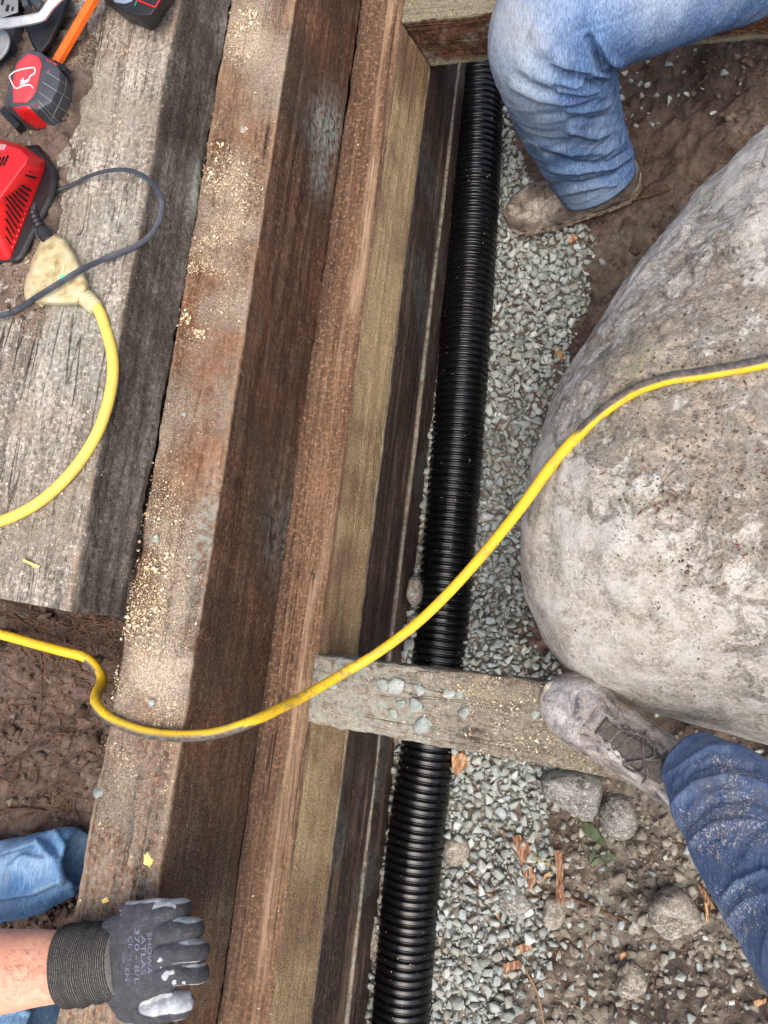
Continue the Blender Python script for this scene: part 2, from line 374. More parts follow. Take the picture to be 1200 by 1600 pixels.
# ------------------------------------------------------------------ ground
GR_Z = .12
CP = np.array([(at(x, y, z)[0], at(x, y, z)[1], z) for x, y, z in [
    (720, 200, .12), (800, 300, .12), (840, 450, .12), (900, 450, .13), (820, 700, .12), (900, 700, .14), (780, 900, .12), (850, 1000, .13), (650, 1300, .12), (760, 1300, .12), (700, 1580, .12), (560, 1580, .115),
    (950, 150, .17), (1050, 100, .20), (1150, 60, .26), (1180, 180, .26), (950, 330, .145), (1000, 380, .16), (980, 500, .17), (1100, 300, .22), (1000, 900, .2), (1100, 700, .25), (1300, 500, .35), (1300, 200, .34), (1400, -100, .4),
    (1000, 1100, .26), (900, 1180, .22), (900, 1300, .17), (960, 1320, .21), (1050, 1380, .27), (1000, 1500, .21), (900, 1500, .16), (1100, 1500, .27), (1150, 1300, .36), (1150, 1150, .36), (1250, 1250, .42), (1250, 1500, .36), (820, 1450, .13),
    (1100, 1650, .28), (850, 1700, .15), (650, 1750, .12), (1000, -150, .22), (800, -150, .14)]])
def base_right(X, Y):
    s = 0; t = 0
    for x, y, z in CP:
        w_ = 1/((X-x)**2+(Y-y)**2+.0025)**1.6; s = s+w_*z; t = t+w_
    return s/t
def ground_h(X, Y, detail=True):
    X = np.asarray(X, float); Y = np.asarray(Y, float); sh = X.shape
    hr = base_right(X, Y); P = np.stack([X, Y, np.zeros_like(X)], -1)
    g = gravel_w(X, Y)
    # left bank
    up = sst(-.035, .03, Y+.02*noise(P, 20, 5)); dn = .70+.02*fbm(P, 6, 2, 8)
    lo = dn-.03*blob(X, Y, X1-.03, -.05, .08, .05)+.05*sst(X1-.1, X1-.45, X)
    hl = lo*(1-up)+.872*up
    hl = np.where(Y > -.03, hl*(1-sst(X0-.21, X0-.19, X))+.70*sst(X0-.21, X0-.19, X), lo)
    t = sst(X1-.004, X2-.02, X); base = hl*(1-t)+hr*t
    cov = sst(X0-.118, X0-.132, X+.014*noise(P, 34, 3)+.008*noise(P, 90, 4))*sst(.22, .36, Y+.05*noise(P, 14, 6))*(X < X0-.06)*(Y > -.02); base = np.where(cov > 0, np.maximum(base, .872+.024*cov), base)
    base = np.where(X > X2+.0, hr*sst(X2, X2+.04, X)+(hl*(1-t)+hr*t)*(1-sst(X2, X2+.04, X)), base)
    base = np.where((X > X1-.004) & (X < X6-.02), np.minimum(base, .70-(X-X1)/(X6-X1)*.62), base)
    if not detail: return base
    rg = 1-np.abs(fbm(P, 22, 4, 3)); am = .006+.012*sst(X6+.35, X6+.6, X)*sst(-.15, -.4, Y)
    d = am*fbm(P, 18, 5, 1)+.008*fbm(P, 7, 2, 12)+.004*(rg-.7)
    fine = fbm(P, 75, 4, 9)
    mud = (1-g)*sst(X6+.1, X6+.3, X)*sst(-.05, .1, Y); d = d+mud*(.011*(1-2*np.abs(fbm(P, 15, 4, 91)))+.006*fbm(P, 48, 3, 93))
    d = d+(.0055*fine+.0022*fbm(P, 190, 3, 29))*(1-.5*g)
    d = d+.006*np.clip(fbm(P, 45, 3, 77)-.1, 0, 1)
    d = d-.007*sst(.10, .0, np.abs(fbm(P, 13, 3, 61)))*(1-g)     # cracks and clefts in the mud
    inside = (X > X1-.004) & (X < X6-.01)
    return np.where(inside, base, base+d)
GPOLY = [(700, -60), (770, 60), (790, 180), (812, 275), (850, 330), (905, 370), (915, 450), (905, 520), (880, 590), (850, 660), (838, 740), (820, 820), (818, 900), (835, 960), (800, 1000), (870, 1045), (900, 1100), (905, 1215), (870, 1250), (850, 1290), (862, 1340), (840, 1390), (860, 1460), (815, 1530), (800, 1620), (790, 1800), (480, 1800), (560, 1500), (620, 1000), (680, 400)]
def gravel_w(X, Y):
    "1 on the gravel bed, fading to 0 on the mud"
    X = np.asarray(X, float); P = np.stack([X, Y, np.full_like(X, GR_Z)], -1); q = proj(P)
    j = 14*fbm(P, 14, 3, 71); px = q[..., 0]+j; py = q[..., 1]+j
    ins = inpoly(px, py, GPOLY); d = dpoly(px, py, GPOLY+[GPOLY[0]])
    return np.where(X < X6-.02, 0, np.where(ins, np.clip(.5+d/24, 0, 1), np.clip(.5-d/24, 0, 1)))
def axis(a, b, step, far):
    mid = np.arange(a, b, step); o = [step*1.25]
    while sum(o) < far: o.append(o[-1]*1.22)
    o = np.cumsum(o); return np.r_[a-o[::-1], mid, mid[-1]+o]
def build_ground():
    xs = axis(-1.15, 1.0, .0042, 30); ys = axis(-.95, 1.45, .0046, 30)
    Xg, Yg = np.meshgrid(xs, ys, indexing='ij'); Z = ground_h(Xg, Yg)
    V = np.stack([Xg, Yg, Z], -1); nu, nv = Xg.shape; g = gravel_w(Xg, Yg)
    P = V.copy(); q = proj(V)
    grey = sst(-.05, -.35, Yg)*sst(X6+.25, X6+.45, Xg)*(Xg > X6)+1.1*g*(Xg > X6)
    grey = np.clip(grey+.45*fbm(P, 8, 3, 33), 0, 1)*(Xg > X6)
    wet = np.clip(.2+.45*((Xg > X6) & (Yg > .05))-.25*(Xg < X1)+.5*fbm(P, 5, 3, 35)+.6*blob(q[..., 0], q[..., 1], 1080, 120, 160, 90)+.8*((Xg < X1) & (Yg < .0) & (Yg > -.09)), 0, 1)  # band below the grey timber's sawn end is painted shadow, the rest wet soil
    saw = .5*((Xg < X0-.05) & (Yg > 0))*sst(-.1, .5, fbm(P, 15, 3, 2)+.2)
    m = Mat('mud', .85, .3); a = m.attr('m')
    n = m.noise(34, 8, rough=.7); n2 = m.noise(5, 4); n3 = m.noise(260, 5, rough=.75)
    c = m.ramp(n, [(.28, srgb(62, 51, 45)), (.5, srgb(98, 82, 73)), (.72, srgb(130, 112, 100))])
    cg = m.ramp(n, [(.34, srgb(96, 90, 80)), (.5, srgb(142, 135, 122)), (.66, srgb(176, 169, 156))])
    c = m.mix(m.ramp(m.noise(16, 6, rough=.7), [(.46, 0.), (.6, .6)]), c, srgb(136, 116, 102)); c = m.mix(a[0], c, cg); c = m.mix(m.math('MULTIPLY', a[1], .75), c, srgb(56, 44, 38))
    c = m.mix(m.ramp(n3, [(.55, 0.), (.68, .55)]), c, srgb(160, 148, 134)); c = m.mix(m.ramp(n3, [(.3, .6), (.42, 0.)]), c, srgb(50, 40, 34))
    d = m.math('MULTIPLY', m.ramp(m.noise(520, 3), [(.52, 0.), (.6, 1.)]), a[2]); c = m.mix(d, c, srgb(208, 192, 160))
    m.color(c); m.rough(m.math('SUBTRACT', .82, m.math('MULTIPLY', a[1], .3)))
    m.bump(m.noise(70, 8, rough=.7), .006); m.bump(n3, .002)
    me = mesh('ground', V.reshape(-1, 3), gridfaces(nu, nv), None, {'m': rgba(grey, wet, saw)})
    tag(link('ground', me, m.m), kind='structure')

# ------------------------------------------------------------------ stones
def stone_proto(seed, n=11, flat=.7, rnd=.25):
    r = np.random.default_rng(seed); p = r.normal(size=(n, 3)); p /= np.linalg.norm(p, axis=1)[:, None]
    p *= (1-rnd*r.random((n, 1))); p *= np.array([1, .62+.3*r.random(), flat*(.7+.4*r.random())])
    bm = bmesh.new(); vs = [bm.verts.new(v) for v in p.tolist()]
    g = bmesh.ops.convex_hull(bm, input=vs)
    bmesh.ops.delete(bm, geom=[v for v in bm.verts if not v.link_faces], context='VERTS')
    bmesh.ops.dissolve_limit(bm, angle_limit=.16, verts=bm.verts, edges=bm.edges)
    bmesh.ops.bevel(bm, geom=bm.edges[:], offset=.05, segments=1, affect='EDGES', clamp_overlap=True)
    bmesh.ops.triangulate(bm, faces=bm.faces)
    bmesh.ops.recalc_face_normals(bm, faces=bm.faces)
    V = np.array([v.co[:] for v in bm.verts]); bm.verts.index_update(); Fc = np.array([[v.index for v in f.verts] for f in bm.faces]); bm.free()
    return V, Fc
def rotz(a): c, s = np.cos(a), np.sin(a); return np.array([[c, -s, 0], [s, c, 0], [0, 0, 1.]])
def rotm(r, tilt=.5):
    a = rotz(r.uniform(0, 6.3)); b = np.array(Quaternion((math.cos(r.uniform(0, 6.3)), math.sin(r.uniform(0, 6.3)), 0), r.normal()*tilt).to_matrix()); return b@a
def scatter_mesh(name, protos, items, mat, seed=0, smooth=False, tilt=.5):
    r = np.random.default_rng(seed); Vs = []; Fs = []; k = 0
    for (x, y, z, s) in items:
        V, Fc = protos[r.integers(len(protos))]; R = rotm(r, tilt)
        Vs.append((V*s)@R.T+[x, y, z]); Fs.append(Fc+k); k += len(V)
    return link(name, mesh(name, np.vstack(Vs), np.vstack(Fs)), mat, None, smooth)
def darts(region, sizes, x0, x1, y0, y1, pack=.8, tries=14, seed=0, occ=None):
    r = np.random.default_rng(seed); cell = .03; G = {} if occ is None else occ; out = []
    n = len(sizes)*tries; C = np.stack([r.uniform(x0, x1, n), r.uniform(y0, y1, n)], -1); ok = region(C[:, 0], C[:, 1]) > r.random(n)
    k = 0
    for s in sizes:
        for _ in range(tries):
            if k >= n: break
            x, y = C[k]; o = ok[k]; k += 1
            if not o: continue
            i, j = int(x//cell), int(y//cell); bad = False
            for a in (-1, 0, 1):
                for b in (-1, 0, 1):
                    for (u, v, t) in G.get((i+a, j+b), ()):
                        if (u-x)**2+(v-y)**2 < (pack*(s+t))**2: bad = True; break
                    if bad: break
                if bad: break
            if bad: continue
            G.setdefault((i, j), []).append((x, y, s)); out.append((x, y, s)); break
    return out
def stone_mat(name, cols, dust=.4, dustcol=(150, 148, 138)):
    m = Mat(name, .85, .3); r = m.island(); c = m.ramp(r, [(i/(len(cols)-1)*.999, srgb(*c)) for i, c in enumerate(cols)])
    n = m.noise(220, 5, rough=.7); n2 = m.noise(60, 3)
    c = m.mix(m.ramp(n, [(.35, .45), (.5, 0.)]), c, srgb(88, 92, 88)); c = m.mix(m.ramp(n, [(.55, 0.), (.7, .45)]), c, srgb(206, 210, 204))
    c = m.mix(m.ramp(n2, [(.45, 0.), (.65, dust)]), c, srgb(*dustcol)); m.color(c); m.bump(n, .0012); m.bump(m.noise(700, 3), .0005)
    return m.m
GRAVEL_COLS = [(118, 124, 120), (166, 174, 170), (142, 150, 141), (180, 187, 181), (150, 158, 151), (128, 134, 127), (168, 172, 159), (206, 210, 206), (136, 142, 136), (152, 146, 132), (166, 178, 180), (126, 132, 124)]
def build_gravel():
    pr = [stone_proto(100+i, 8+i % 5, .8, .35) for i in range(34)]
    mat = stone_mat('gravel_stone', GRAVEL_COLS, .55, (160, 166, 160))
    R = np.random.default_rng(5); items = []
    reg = lambda X, Y: np.where(X < X6+.008, 0, gravel_w(X, Y))
    # bed beneath, random
    n = 16000; x = R.uniform(X6, .25, n); y = R.uniform(-.95, 1.5, n); g = reg(x, y); k = g > R.random(n)*.9+.1; x, y = x[k], y[k]
    z = ground_h(x, y)
    for a, b, c in zip(x, y, z): items.append((a, b, c+R.uniform(-.003, .004), R.uniform(.006, .011)))
    sizes = sorted(np.r_[R.uniform(.0140, .0180, 800), R.uniform(.0105, .0140, 2600), R.uniform(.006, .0095, 6000), R.uniform(.003, .006, 8000)], reverse=True)
    for x, y, s in darts(reg, sizes, X6, .25, -.95, 1.5, .56, 24, 3):
        items.append((x, y, None, s))
    # scattered beyond the bed
    def reg2(X, Y):
        P = np.stack([X, Y, np.full_like(X, GR_Z)], -1); q = proj(P); px, py = q[..., 0], q[..., 1]
        v = .9*blob(px, py, 975, 165, 35, 35)+.15*blob(px, py, 1030, 170, 60, 60)+.5*blob(px, py, 850, 1010, 60, 60)+.3*blob(px, py, 900, 400, 30, 30)+.75*blob(px, py, 880, 1470, 110, 170)+.5*blob(px, py, 790, 960, 60, 60)+.3*blob(px, py, 1050, 1450, 200, 200)
        gw = gravel_w(X, Y); v = v+.55*((gw > .03) & (gw < .5))+.12*((gw > 0) & (gw < .03)); return np.where((X < X6+.01) | (gw > .5), 0, v)
    sizes = sorted(R.uniform(.004, .0145, 2200), reverse=True)
    for x, y, s in darts(reg2, sizes, X6, .9, -.95, 1.5, .8, 14, 4): items.append((x, y, -1, s))
    A = np.array([(i[0], i[1]) for i in items]); hz = ground_h(A[:, 0], A[:, 1])
    out = []
    for (x, y, z, s), h in zip(items, hz):
        if z is None: z = h+.004+s*R.uniform(.1, .7)
        elif z == -1: z = h+s*.15
        out.append((x, y, z, s))
    o = scatter_mesh('gravel', pr, out, mat, 6, False, .45); tag(o, 'crushed grey green gravel packed round the black pipe', kind='stuff')

def build_pipe():
    keys = [(745, -60), (748, 110), (746, 225), (736, 400), (722, 600), (706, 800), (688, 1000), (669, 1170), (651, 1300), (633, 1500), (626, 1600), (612, 1750)]
    zc = .152; pts = [at(x, y, zc) for x, y in keys]
    P = catmull(pts, 24); P = resample(P, .00145); s = np.arange(len(P))*.00145
    P = P[(P[:, 1] > -1.15) & (P[:, 1] < 1.75)]; s = s[:len(P)]
    pitch = .0150; ph = (s % pitch)/pitch
    prof = .0488+.0060*sst(.0, .26, ph)*sst(1., .74, ph)-.0004*np.exp(-((ph-.5)/.06)**2)
    nv = 72; V = tube(P, prof, nv)
    m = Mat('black_plastic', .3, .5); m.color(m.ramp(m.noise(160, 5, rough=.7), [(.45, srgb(7, 7, 9)), (.66, srgb(11, 11, 13)), (.85, srgb(40, 38, 36))]))
    m.rough(m.ramp(m.noise(25, 4), [(.35, .2), (.7, .34)])); m.bump(m.noise(90, 3), .0003)
    r = empty('drainage_pipe', P[len(P)//2]-[0, 0, .05], 'black corrugated drainage pipe running down the gravel trench beside the timber wall', 'pipe')
    fl = gridfaces(len(P), nv, True)[:, ::-1]
    link('corrugated_tube', mesh('corrugated_tube', V.reshape(-1, 3), fl), m.m, r)
    # little moulded nubs on the ribs
    T, N, B = frames(P); Vs = []; Fs = []; k = 0
    pv, pf = stone_proto(9, 20, 1., .02)
    i0 = [i for i in range(len(P)) if abs(ph[i]-.5) < .05 and ph[max(0, i-1)] <= ph[i]]; last = -9
    for i in i0:
        if i-last < 6: continue
        last = i
        for an in (40, 100, 160):
            d = None; a = math.radians(an); best = np.array([math.cos(a), 0, math.sin(a)])
            d = best-T[i]*best.dot(T[i]); d /= np.linalg.norm(d)
            Vs.append(pv*.0013+P[i]+d*.0548); Fs.append(pf+k); k += len(pv)
    link('rib_nubs', mesh('rib_nubs', np.vstack(Vs), np.vstack(Fs)), m.m, r)['kind'] = 'stuff'

# ------------------------------------------------------------------ boulder
def rock_mat(name, base, hi, lo, patch, patchcol=(122, 106, 94)):
    m = Mat(name, .88, .25); a = m.attr('m')
    n = m.noise(140, 6, rough=.75); n2 = m.noise(24, 6, rough=.65); n3 = m.noise(300, 4, rough=.8)
    n5 = m.noise(9, 7, rough=.7, dist=.6); c = m.ramp(n2, [(.36, srgb(*lo)), (.5, srgb(*base)), (.64, srgb(*hi))])
    pat = m.ramp(n5, [(.42, .15), (.58, .8)])
    c = m.mix(m.math('MULTIPLY', m.ramp(n, [(.38, .85), (.47, 0.)]), pat), c, srgb(98, 95, 89)); c = m.mix(m.ramp(n, [(.53, 0.), (.61, .6)]), c, srgb(222, 220, 212))
    c = m.mix(m.math('MULTIPLY', m.ramp(n3, [(.38, .85), (.46, 0.)]), pat), c, srgb(62, 59, 55)); c = m.mix(m.ramp(n3, [(.54, 0.), (.62, .6)]), c, srgb(228, 226, 220))
    sc = m.noise(1, 6, (14, 34, 14), .7, rot=(0, 0, .5), dist=1.); c = m.mix(m.ramp(sc, [(.54, 0.), (.62, .55)]), c, srgb(214, 212, 206))
    pn = m.math('MULTIPLY', m.math('SUBTRACT', m.math('ADD', a[0], m.math('MULTIPLY', m.math('SUBTRACT', m.noise(26, 9, rough=.78, dist=.5), .5), 2.6)), .42), 4, clamp=True)
    pc = m.ramp(m.noise(90, 6, rough=.75), [(.36, srgb(*[x*.62 for x in patchcol])), (.5, srgb(*patchcol)), (.64, srgb(*[min(255, x*1.3) for x in patchcol]))])
    c = m.mix(m.math('MULTIPLY', pn, patch), c, pc); c = m.mix(m.math('MULTIPLY', m.ramp(m.noise(200, 5, rough=.8), [(.38, .8), (.46, 0.)]), pn), c, srgb(70, 60, 52))
    c = m.mix(m.math('MULTIPLY', a[1], m.ramp(m.noise(60, 5), [(.45, .0), (.6, .6)])), c, srgb(150, 156, 118)); m.bump(pn, .003)
    m.color(c); m.bump(n2, .006); m.bump(n, .0036); m.bump(n3, .0022)
    return m.m
def blob_rock(name, outline, zring, ztop, zbot, mat, label, cat, top=None, nr=90, nth=260, namp=.012, seed=3, group=None, masks=None, expo=2.2, nsc=5, root=None):
    "closed boulder: widest ring over the outline at height zring, dome above, tuck below"
    O = catmull([tuple(p)+(zring if len(p) < 3 else p[2],) for p in outline]+[tuple(outline[0])+((zring,) if len(outline[0]) < 3 else ())], 12)
    W = np.array([at(x, y, z) for x, y, z in O[:-1]]); W = resample(np.vstack([W, W[:1]]), .002)[:-1]
    W = W[np.linspace(0, len(W)-1, nth).astype(int)]; c = W.mean(0) if top is None else np.array(at(top[0], top[1], zring))
    ph = np.linspace(-np.pi/2*.98, np.pi/2, nr); V = np.zeros((nr, nth, 3))
    for i, p in enumerate(ph):
        cs = abs(math.cos(p))**(2/expo); sn = abs(math.sin(p))**(2/expo)*(1 if p > 0 else -1)
        V[i, :, :2] = c[:2]+(W[:, :2]-c[:2])*cs
        V[i, :, 2] = W[:, 2]*(1-abs(sn))+abs(sn)*(ztop if p > 0 else zbot) if p != 0 else W[:, 2]
    n = vnormals(V); q = V.copy()
    d = namp*fbm(q, nsc, 3, seed)+namp*.35*fbm(q, nsc*4, 4, seed+1)+namp*.16*fbm(q, nsc*14, 4, seed+5)-namp*.35*sst(.06, 0, np.abs(fbm(q, nsc*1.7, 4, seed+8)))
    fade = np.clip(1-np.cos(ph)**8*.5, 0, 1)[:, None]; sg = 1 if (n[nr*3//4, :, 2].mean() > 0) else -1
    V = V+sg*n*(d*fade)[..., None]
    V[-1] = V[-1].mean(0)
    Vf = np.vstack([V.reshape(-1, 3), V[0].mean(0)]); fl = gridfaces(nr, nth, True).tolist(); b = len(Vf)-1
    fl += [(b, (j+1) % nth, j) for j in range(nth)]
    mk = masks(Vf) if masks else (np.zeros(len(Vf)), np.zeros(len(Vf)))
    me = mesh(name, Vf, fl, None, {'m': rgba(mk[0], mk[1])})
    bm = bmesh.new(); bm.from_mesh(me); bmesh.ops.remove_doubles(bm, verts=bm.verts, dist=1e-5); bmesh.ops.recalc_face_normals(bm, faces=bm.faces); bm.to_mesh(me); bm.free()
    o = link(name, me, mat, root)
    if root is None: tag(o, label, cat, group)
    return o
def build_boulders():
    out = [(1228, 258), (1144, 312), (1086, 372), (1022, 440), (962, 508), (906, 584), (864, 652), (846, 712), (828, 790), (818, 860), (824, 930), (848, 985), (885, 1035), (940, 1078), (1010, 1108), (1110, 1138), (1210, 1162), (1330, 1150), (1430, 1050), (1500, 850), (1500, 600), (1460, 400), (1360, 270)]
    def mk(V):
        q = proj(V); px, py = q[:, 0], q[:, 1]
        p = blob(px, py, 1130, 700, 230, 190)+.6*blob(px, py, 1000, 560, 90, 130, .6)+.6*blob(px, py, 1180, 1000, 60, 110)+.5*blob(px, py, 1130, 420, 120, 140)-.5*blob(px, py, 950, 960, 110, 110)-.3*blob(px, py, 980, 760, 40, 30)
        g = blob(px, py, 1000, 580, 60, 60)+.5*blob(px, py, 960, 700, 30, 30)
        return np.clip(p*.6+.08, 0, 1), np.clip(g, 0, 1)
    m = rock_mat('granite', (194, 187, 172), (216, 212, 202), (162, 154, 139), .72, (158, 143, 125))
    o = blob_rock('boulder', out, .47, .86, .05, m, 'huge pale granite boulder, mud and needles on top, crossed by the yellow cord', 'boulder', (1120, 700), 170, 420, .012, 3, masks=mk, expo=2.5, nsc=4.5)
    global BOULDER; BOULDER = o
    ms = rock_mat('field_stone', (150, 140, 124), (176, 166, 150), (116, 106, 92), .5)
    mg = rock_mat('mossy_grey_stone', (120, 120, 112), (150, 150, 144), (88, 86, 78), .6)
    spec = [([(1013, 1440), (1015, 1410), (1040, 1388), (1068, 1390), (1093, 1425), (1095, 1445), (1070, 1458), (1040, 1465)], .285, .325, .24, ms, 'tan fist sized stone lying in the soil left of the dusty blue jeans'),
            ([(845, 1215), (870, 1205), (935, 1210), (938, 1250), (925, 1278), (890, 1268), (850, 1240)], .24, .285, .15, mg, 'wet grey rock half buried beneath the near cross timber'),
            ([(694, 1330), (698, 1312), (715, 1308), (732, 1318), (730, 1340), (712, 1352), (698, 1345)], .135, .155, .1, ms, 'flat round brown stone touching the right side of the pipe'),
            ([(574, 1470), (580, 1440), (592, 1432), (600, 1450), (596, 1490), (584, 1500), (575, 1490)], .13, .15, .09, ms, 'smooth beige stone wedged between wall and pipe'),
            ([(640, 905), (655, 903), (658, 930), (648, 945), (638, 935)], .2, .225, .1, ms, 'thin brown stone standing between wall and pipe above the cord'),
            ([(950, 1235), (985, 1240), (1000, 1290), (975, 1310), (945, 1300), (935, 1265)], .2, .25, .12, mg, 'dark muddy lump of rock under the grey boot'),
            ([(780, 1385), (800, 1372), (825, 1400), (830, 1420), (800, 1432), (775, 1410)], .145, .165, .1, mg, 'pale mottled stone in the gravel beside the bark chips'),
            ([(985, 1500), (960, 1540), (985, 1560), (1010, 1545), (1005, 1515)], .225, .245, .18, ms, 'round dusty stone low in the rubble below the tan stone'),
            ([(848, 1420), (855, 1400), (880, 1405), (885, 1430), (870, 1452), (850, 1445)], .17, .19, .12, ms, 'grey brown stone under the bark splinters')]
    for i, (ol, zr, zt, zb, mm, lb) in enumerate(spec):
        blob_rock('stone', ol, zr, zt, zb, mm, lb, 'stone', None, 34, 80, .0035, 50+i, nsc=30, expo=2.6)
    # loose stones lying on the timbers
    gm = stone_mat('loose_stone', [(132, 142, 134), (150, 160, 152), (122, 132, 126), (168, 176, 172), (140, 150, 138)], .5)
    L = [(475, 0, 0, 0, '')]
    on = [(598, 1070, 15, 12, 'pale two-tone pebble on the near cross timber, closest to the cord'), (619, 1070, 17, 21, 'large grey pebble on the near cross timber, third from its left end'), (655, 1078, 12, 12, 'small greenish pebble alone right of the largest grey one'),
          (649, 1105, 14, 15, 'grey pebble in the middle of the near cross timber'), (628, 1100, 13, 11, 'flat dusty pebble in the middle of the near cross timber'), (614, 1115, 12, 8, 'thin flat pebble near the lower left of the cross timber'),
          (660, 1133, 15, 18, 'squarish grey green pebble at the lower edge of the cross timber'), (702, 1083, 12, 11, 'left one of two pale pebbles touching each other'), (719, 1085, 12, 12, 'right, whiter one of two pale pebbles touching each other'),
          (724, 1112, 14, 14, 'round grey pebble below the two touching ones'), (834, 1117, 13, 16, 'dark grey pebble left of the grey boot toe'), (519, 1072, 14, 7, 'flat pebble half under the cord on the cross timber')]
    r = np.random.default_rng(3)
    def pebble(px, py, w, h, z, lb, gp):
        V, Fc = stone_proto(int(px*7+py), 13, .55, .3); k = mpp(px, py, z)
        V = V/np.abs(V).max(0)*np.array([w*k/1.2, h*k/1.2, min(w, h)*k*.28]); R_ = rotz(.15*r.normal()-.15)
        o = link('pebble', mesh('pebble', V@R_.T, Fc), gm, None, False); p = at(px, py, z+min(w, h)*k*.16); o.location = p
        tag(o, lb, 'pebble', gp)
    for px, py, w, h, lb in on: pebble(px, py, w, h, .592+.0002*(px-490)*.25, lb, 'pebbles on the near cross timber')
    for px, py, w, h, z, lb in [(243, 842, 9, 10, .8, 'blue grey pebble on the sawdust covered timber, left of the pale green patch'), (153, 1236, 12, 14, .8, 'pale pointed pebble on the left edge of the sawdust covered timber above the jeans'), (287, 648, 6, 7, .8, 'tiny grey pebble halfway up the sawdust covered timber'), (762, 1132, 6, 6, .6, 'tiny tan pebble below the round grey one on the cross timber'), (19, 437, 7, 6, .885, 'tiny pale stone in the dirt left of the outlet')]:
        pebble(px, py, w, h, z, lb, None)
    for i, (px, py, w, h, z, lb) in enumerate([(640, 1005, 11, 16, .2, 'bluish white stone between wall and pipe just above the cross timber'), (633, 1022, 8, 10, .19, 'lower white stone between wall and pipe at the cross timber'), (645, 990, 8, 9, .2, 'small white stone leaning on the pipe under the cord'), (608, 1330, 10, 9, .15, 'white pebble left of the pipe below the cross timber'), (598, 1360, 12, 10, .14, 'grey white pebble beside the foot of the wall'),
              (838, 800, 0, 0, 0, '')][:5]): pebble(px, py, w, h, z, lb, None)
def beam2(name, A, B, mat, root, masks=None, step=.004, disp=.001, seed=1, rad=.12):
    A, B = np.array(A, float), np.array(B, float); n = len(A); L = np.linalg.norm(A.mean(0)-B.mean(0)); nu = int(L/step)
    us = []; cr = []
    for i in range(n):
        l = np.linalg.norm(A[(i+1) % n]-A[i]); m_ = max(3, int(l/step))
        us += [(i, (j+.0)/m_) for j in range(m_)]
    def ring(C):
        out = []
        for i, t in us: out.append(C[i]*(1-t)+C[(i+1) % n]*t)
        out = np.array(out); return .5*out+.25*np.roll(out, 1, 0)+.25*np.roll(out, -1, 0)
    RA, RB = ring(A), ring(B); t = np.linspace(0, 1, nu)[:, None, None]; V = RA[None]*(1-t)+RB[None]*t
    n_ = vnormals(V); c = V.mean(1, keepdims=True); sg = np.sign(((V-c)*n_).sum())
    cd = np.min(np.linalg.norm(RA[:, None]-A[None], axis=2), axis=1); arr = np.exp(-(cd/.006)**2)[None, :]
    dd = disp*(fbm(V, 60, 4, seed)+fbm(V, 22, 3, seed+4))-arr*.003*np.clip(fbm(V, 30, 4, seed+9)+.2, 0, 2)
    V = V+n_*sg*dd[..., None]; nv = V.shape[1]; Vf = V.reshape(-1, 3)
    fl = gridfaces(nu, nv, True).tolist()+[list(range(nv)), list(range((nu-1)*nv, nu*nv))[::-1]]
    z = np.zeros(len(Vf)); mk = masks(Vf, np.repeat(arr, nu, 0).ravel()) if masks else {}
    me = mesh(name, Vf, fl, None, {'m': rgba(mk.get('dust', z), mk.get('rust', z), mk.get('powder', z)), 'k': rgba(mk.get('wet', z), mk.get('worn', z))})
    bm = bmesh.new(); bm.from_mesh(me); bmesh.ops.recalc_face_normals(bm, faces=bm.faces); bm.to_mesh(me); bm.free()
    return link(name, me, mat, root)

def build_spacers():
    mt = wood('cross_timber_wood', (100, 90, 80), (144, 133, 120), (172, 162, 148), (9, 90, 90), .8, .001, 1.4, (216, 196, 158), .88)
    # near one
    tl, bl, tr, br = at(492, 1022, .590), at(480, 1129, .590), at(868, 1066, .615), at(952, 1217, .615)
    ext = .04; d = (tr-tl)*.10; d2 = (br-bl)*.06; tr = tr+d; br = br+d2
    dn = np.array([0, 0, -.085])
    def mk(V, arr):
        q = proj(V); px, py = q[:, 0], q[:, 1]; n = fbm(V, 16, 4, 2); r = sst(640, 760, px)
        return dict(dust=.16+.22*n+.12*r, powder=(1-r)*.6+.12*r+.25*sst(0, .5, n), wet=.25*sst(700, 850, px)*sst(.0, .5, n)+.25*(V[:, 2] < .58), worn=.2*(1-r), rust=.03*r)
    r = empty('cross_timber', (tl+bl+tr+br)/4-[0, 0, .085], 'near cross timber strewn with pebbles, a grey boot toe on its right end', 'timber', 'cross timbers bridging the pipe')
    r.location.x += 0
    beam2('beam', [tl, bl, bl+dn, tl+dn], [tr, br, br+dn, tr+dn], mt, r, mk, seed=61, disp=.0016)
    md = wood('cross_timber_brown_wood', (52, 36, 28), (92, 62, 46), (130, 92, 70), (4, 90, 90), 1.1, .0012, .6, (170, 160, 130), .75)
    a, b = at(629, 10, .592), at(675, 106, .479)
    y = float(b[1]); zt, zb = .592, .481; x0, x1 = X4+.002, X4+.62
    def mk(V, arr):
        lowf = sst(.505, .485, V[:, 2]); n = fbm(V, 20, 4, 6)
        return dict(dust=.2+.6*lowf+.5*(V[:, 2] > .588), powder=.5*lowf+.6*(V[:, 2] > .588)+.3*sst(.2, .5, n), wet=.35*(1-lowf)*sst(-.2, .4, n), rust=.2*sst(0, .4, n)*(1-lowf))
    r = empty('cross_timber', (X4+.3, y+.05, .48), 'far cross timber at the top edge, its brown side face next to the bent knee', 'timber', 'cross timbers bridging the pipe')
    sec = lambda x, dx: [np.array([x+dx, y, zb]), np.array([x, y, zt]), np.array([x, y+.105, zt]), np.array([x+dx, y+.105, zb])]
    beam2('beam', sec(x0, X5-X4+.001), sec(x1, 0), md, r, mk, seed=67)

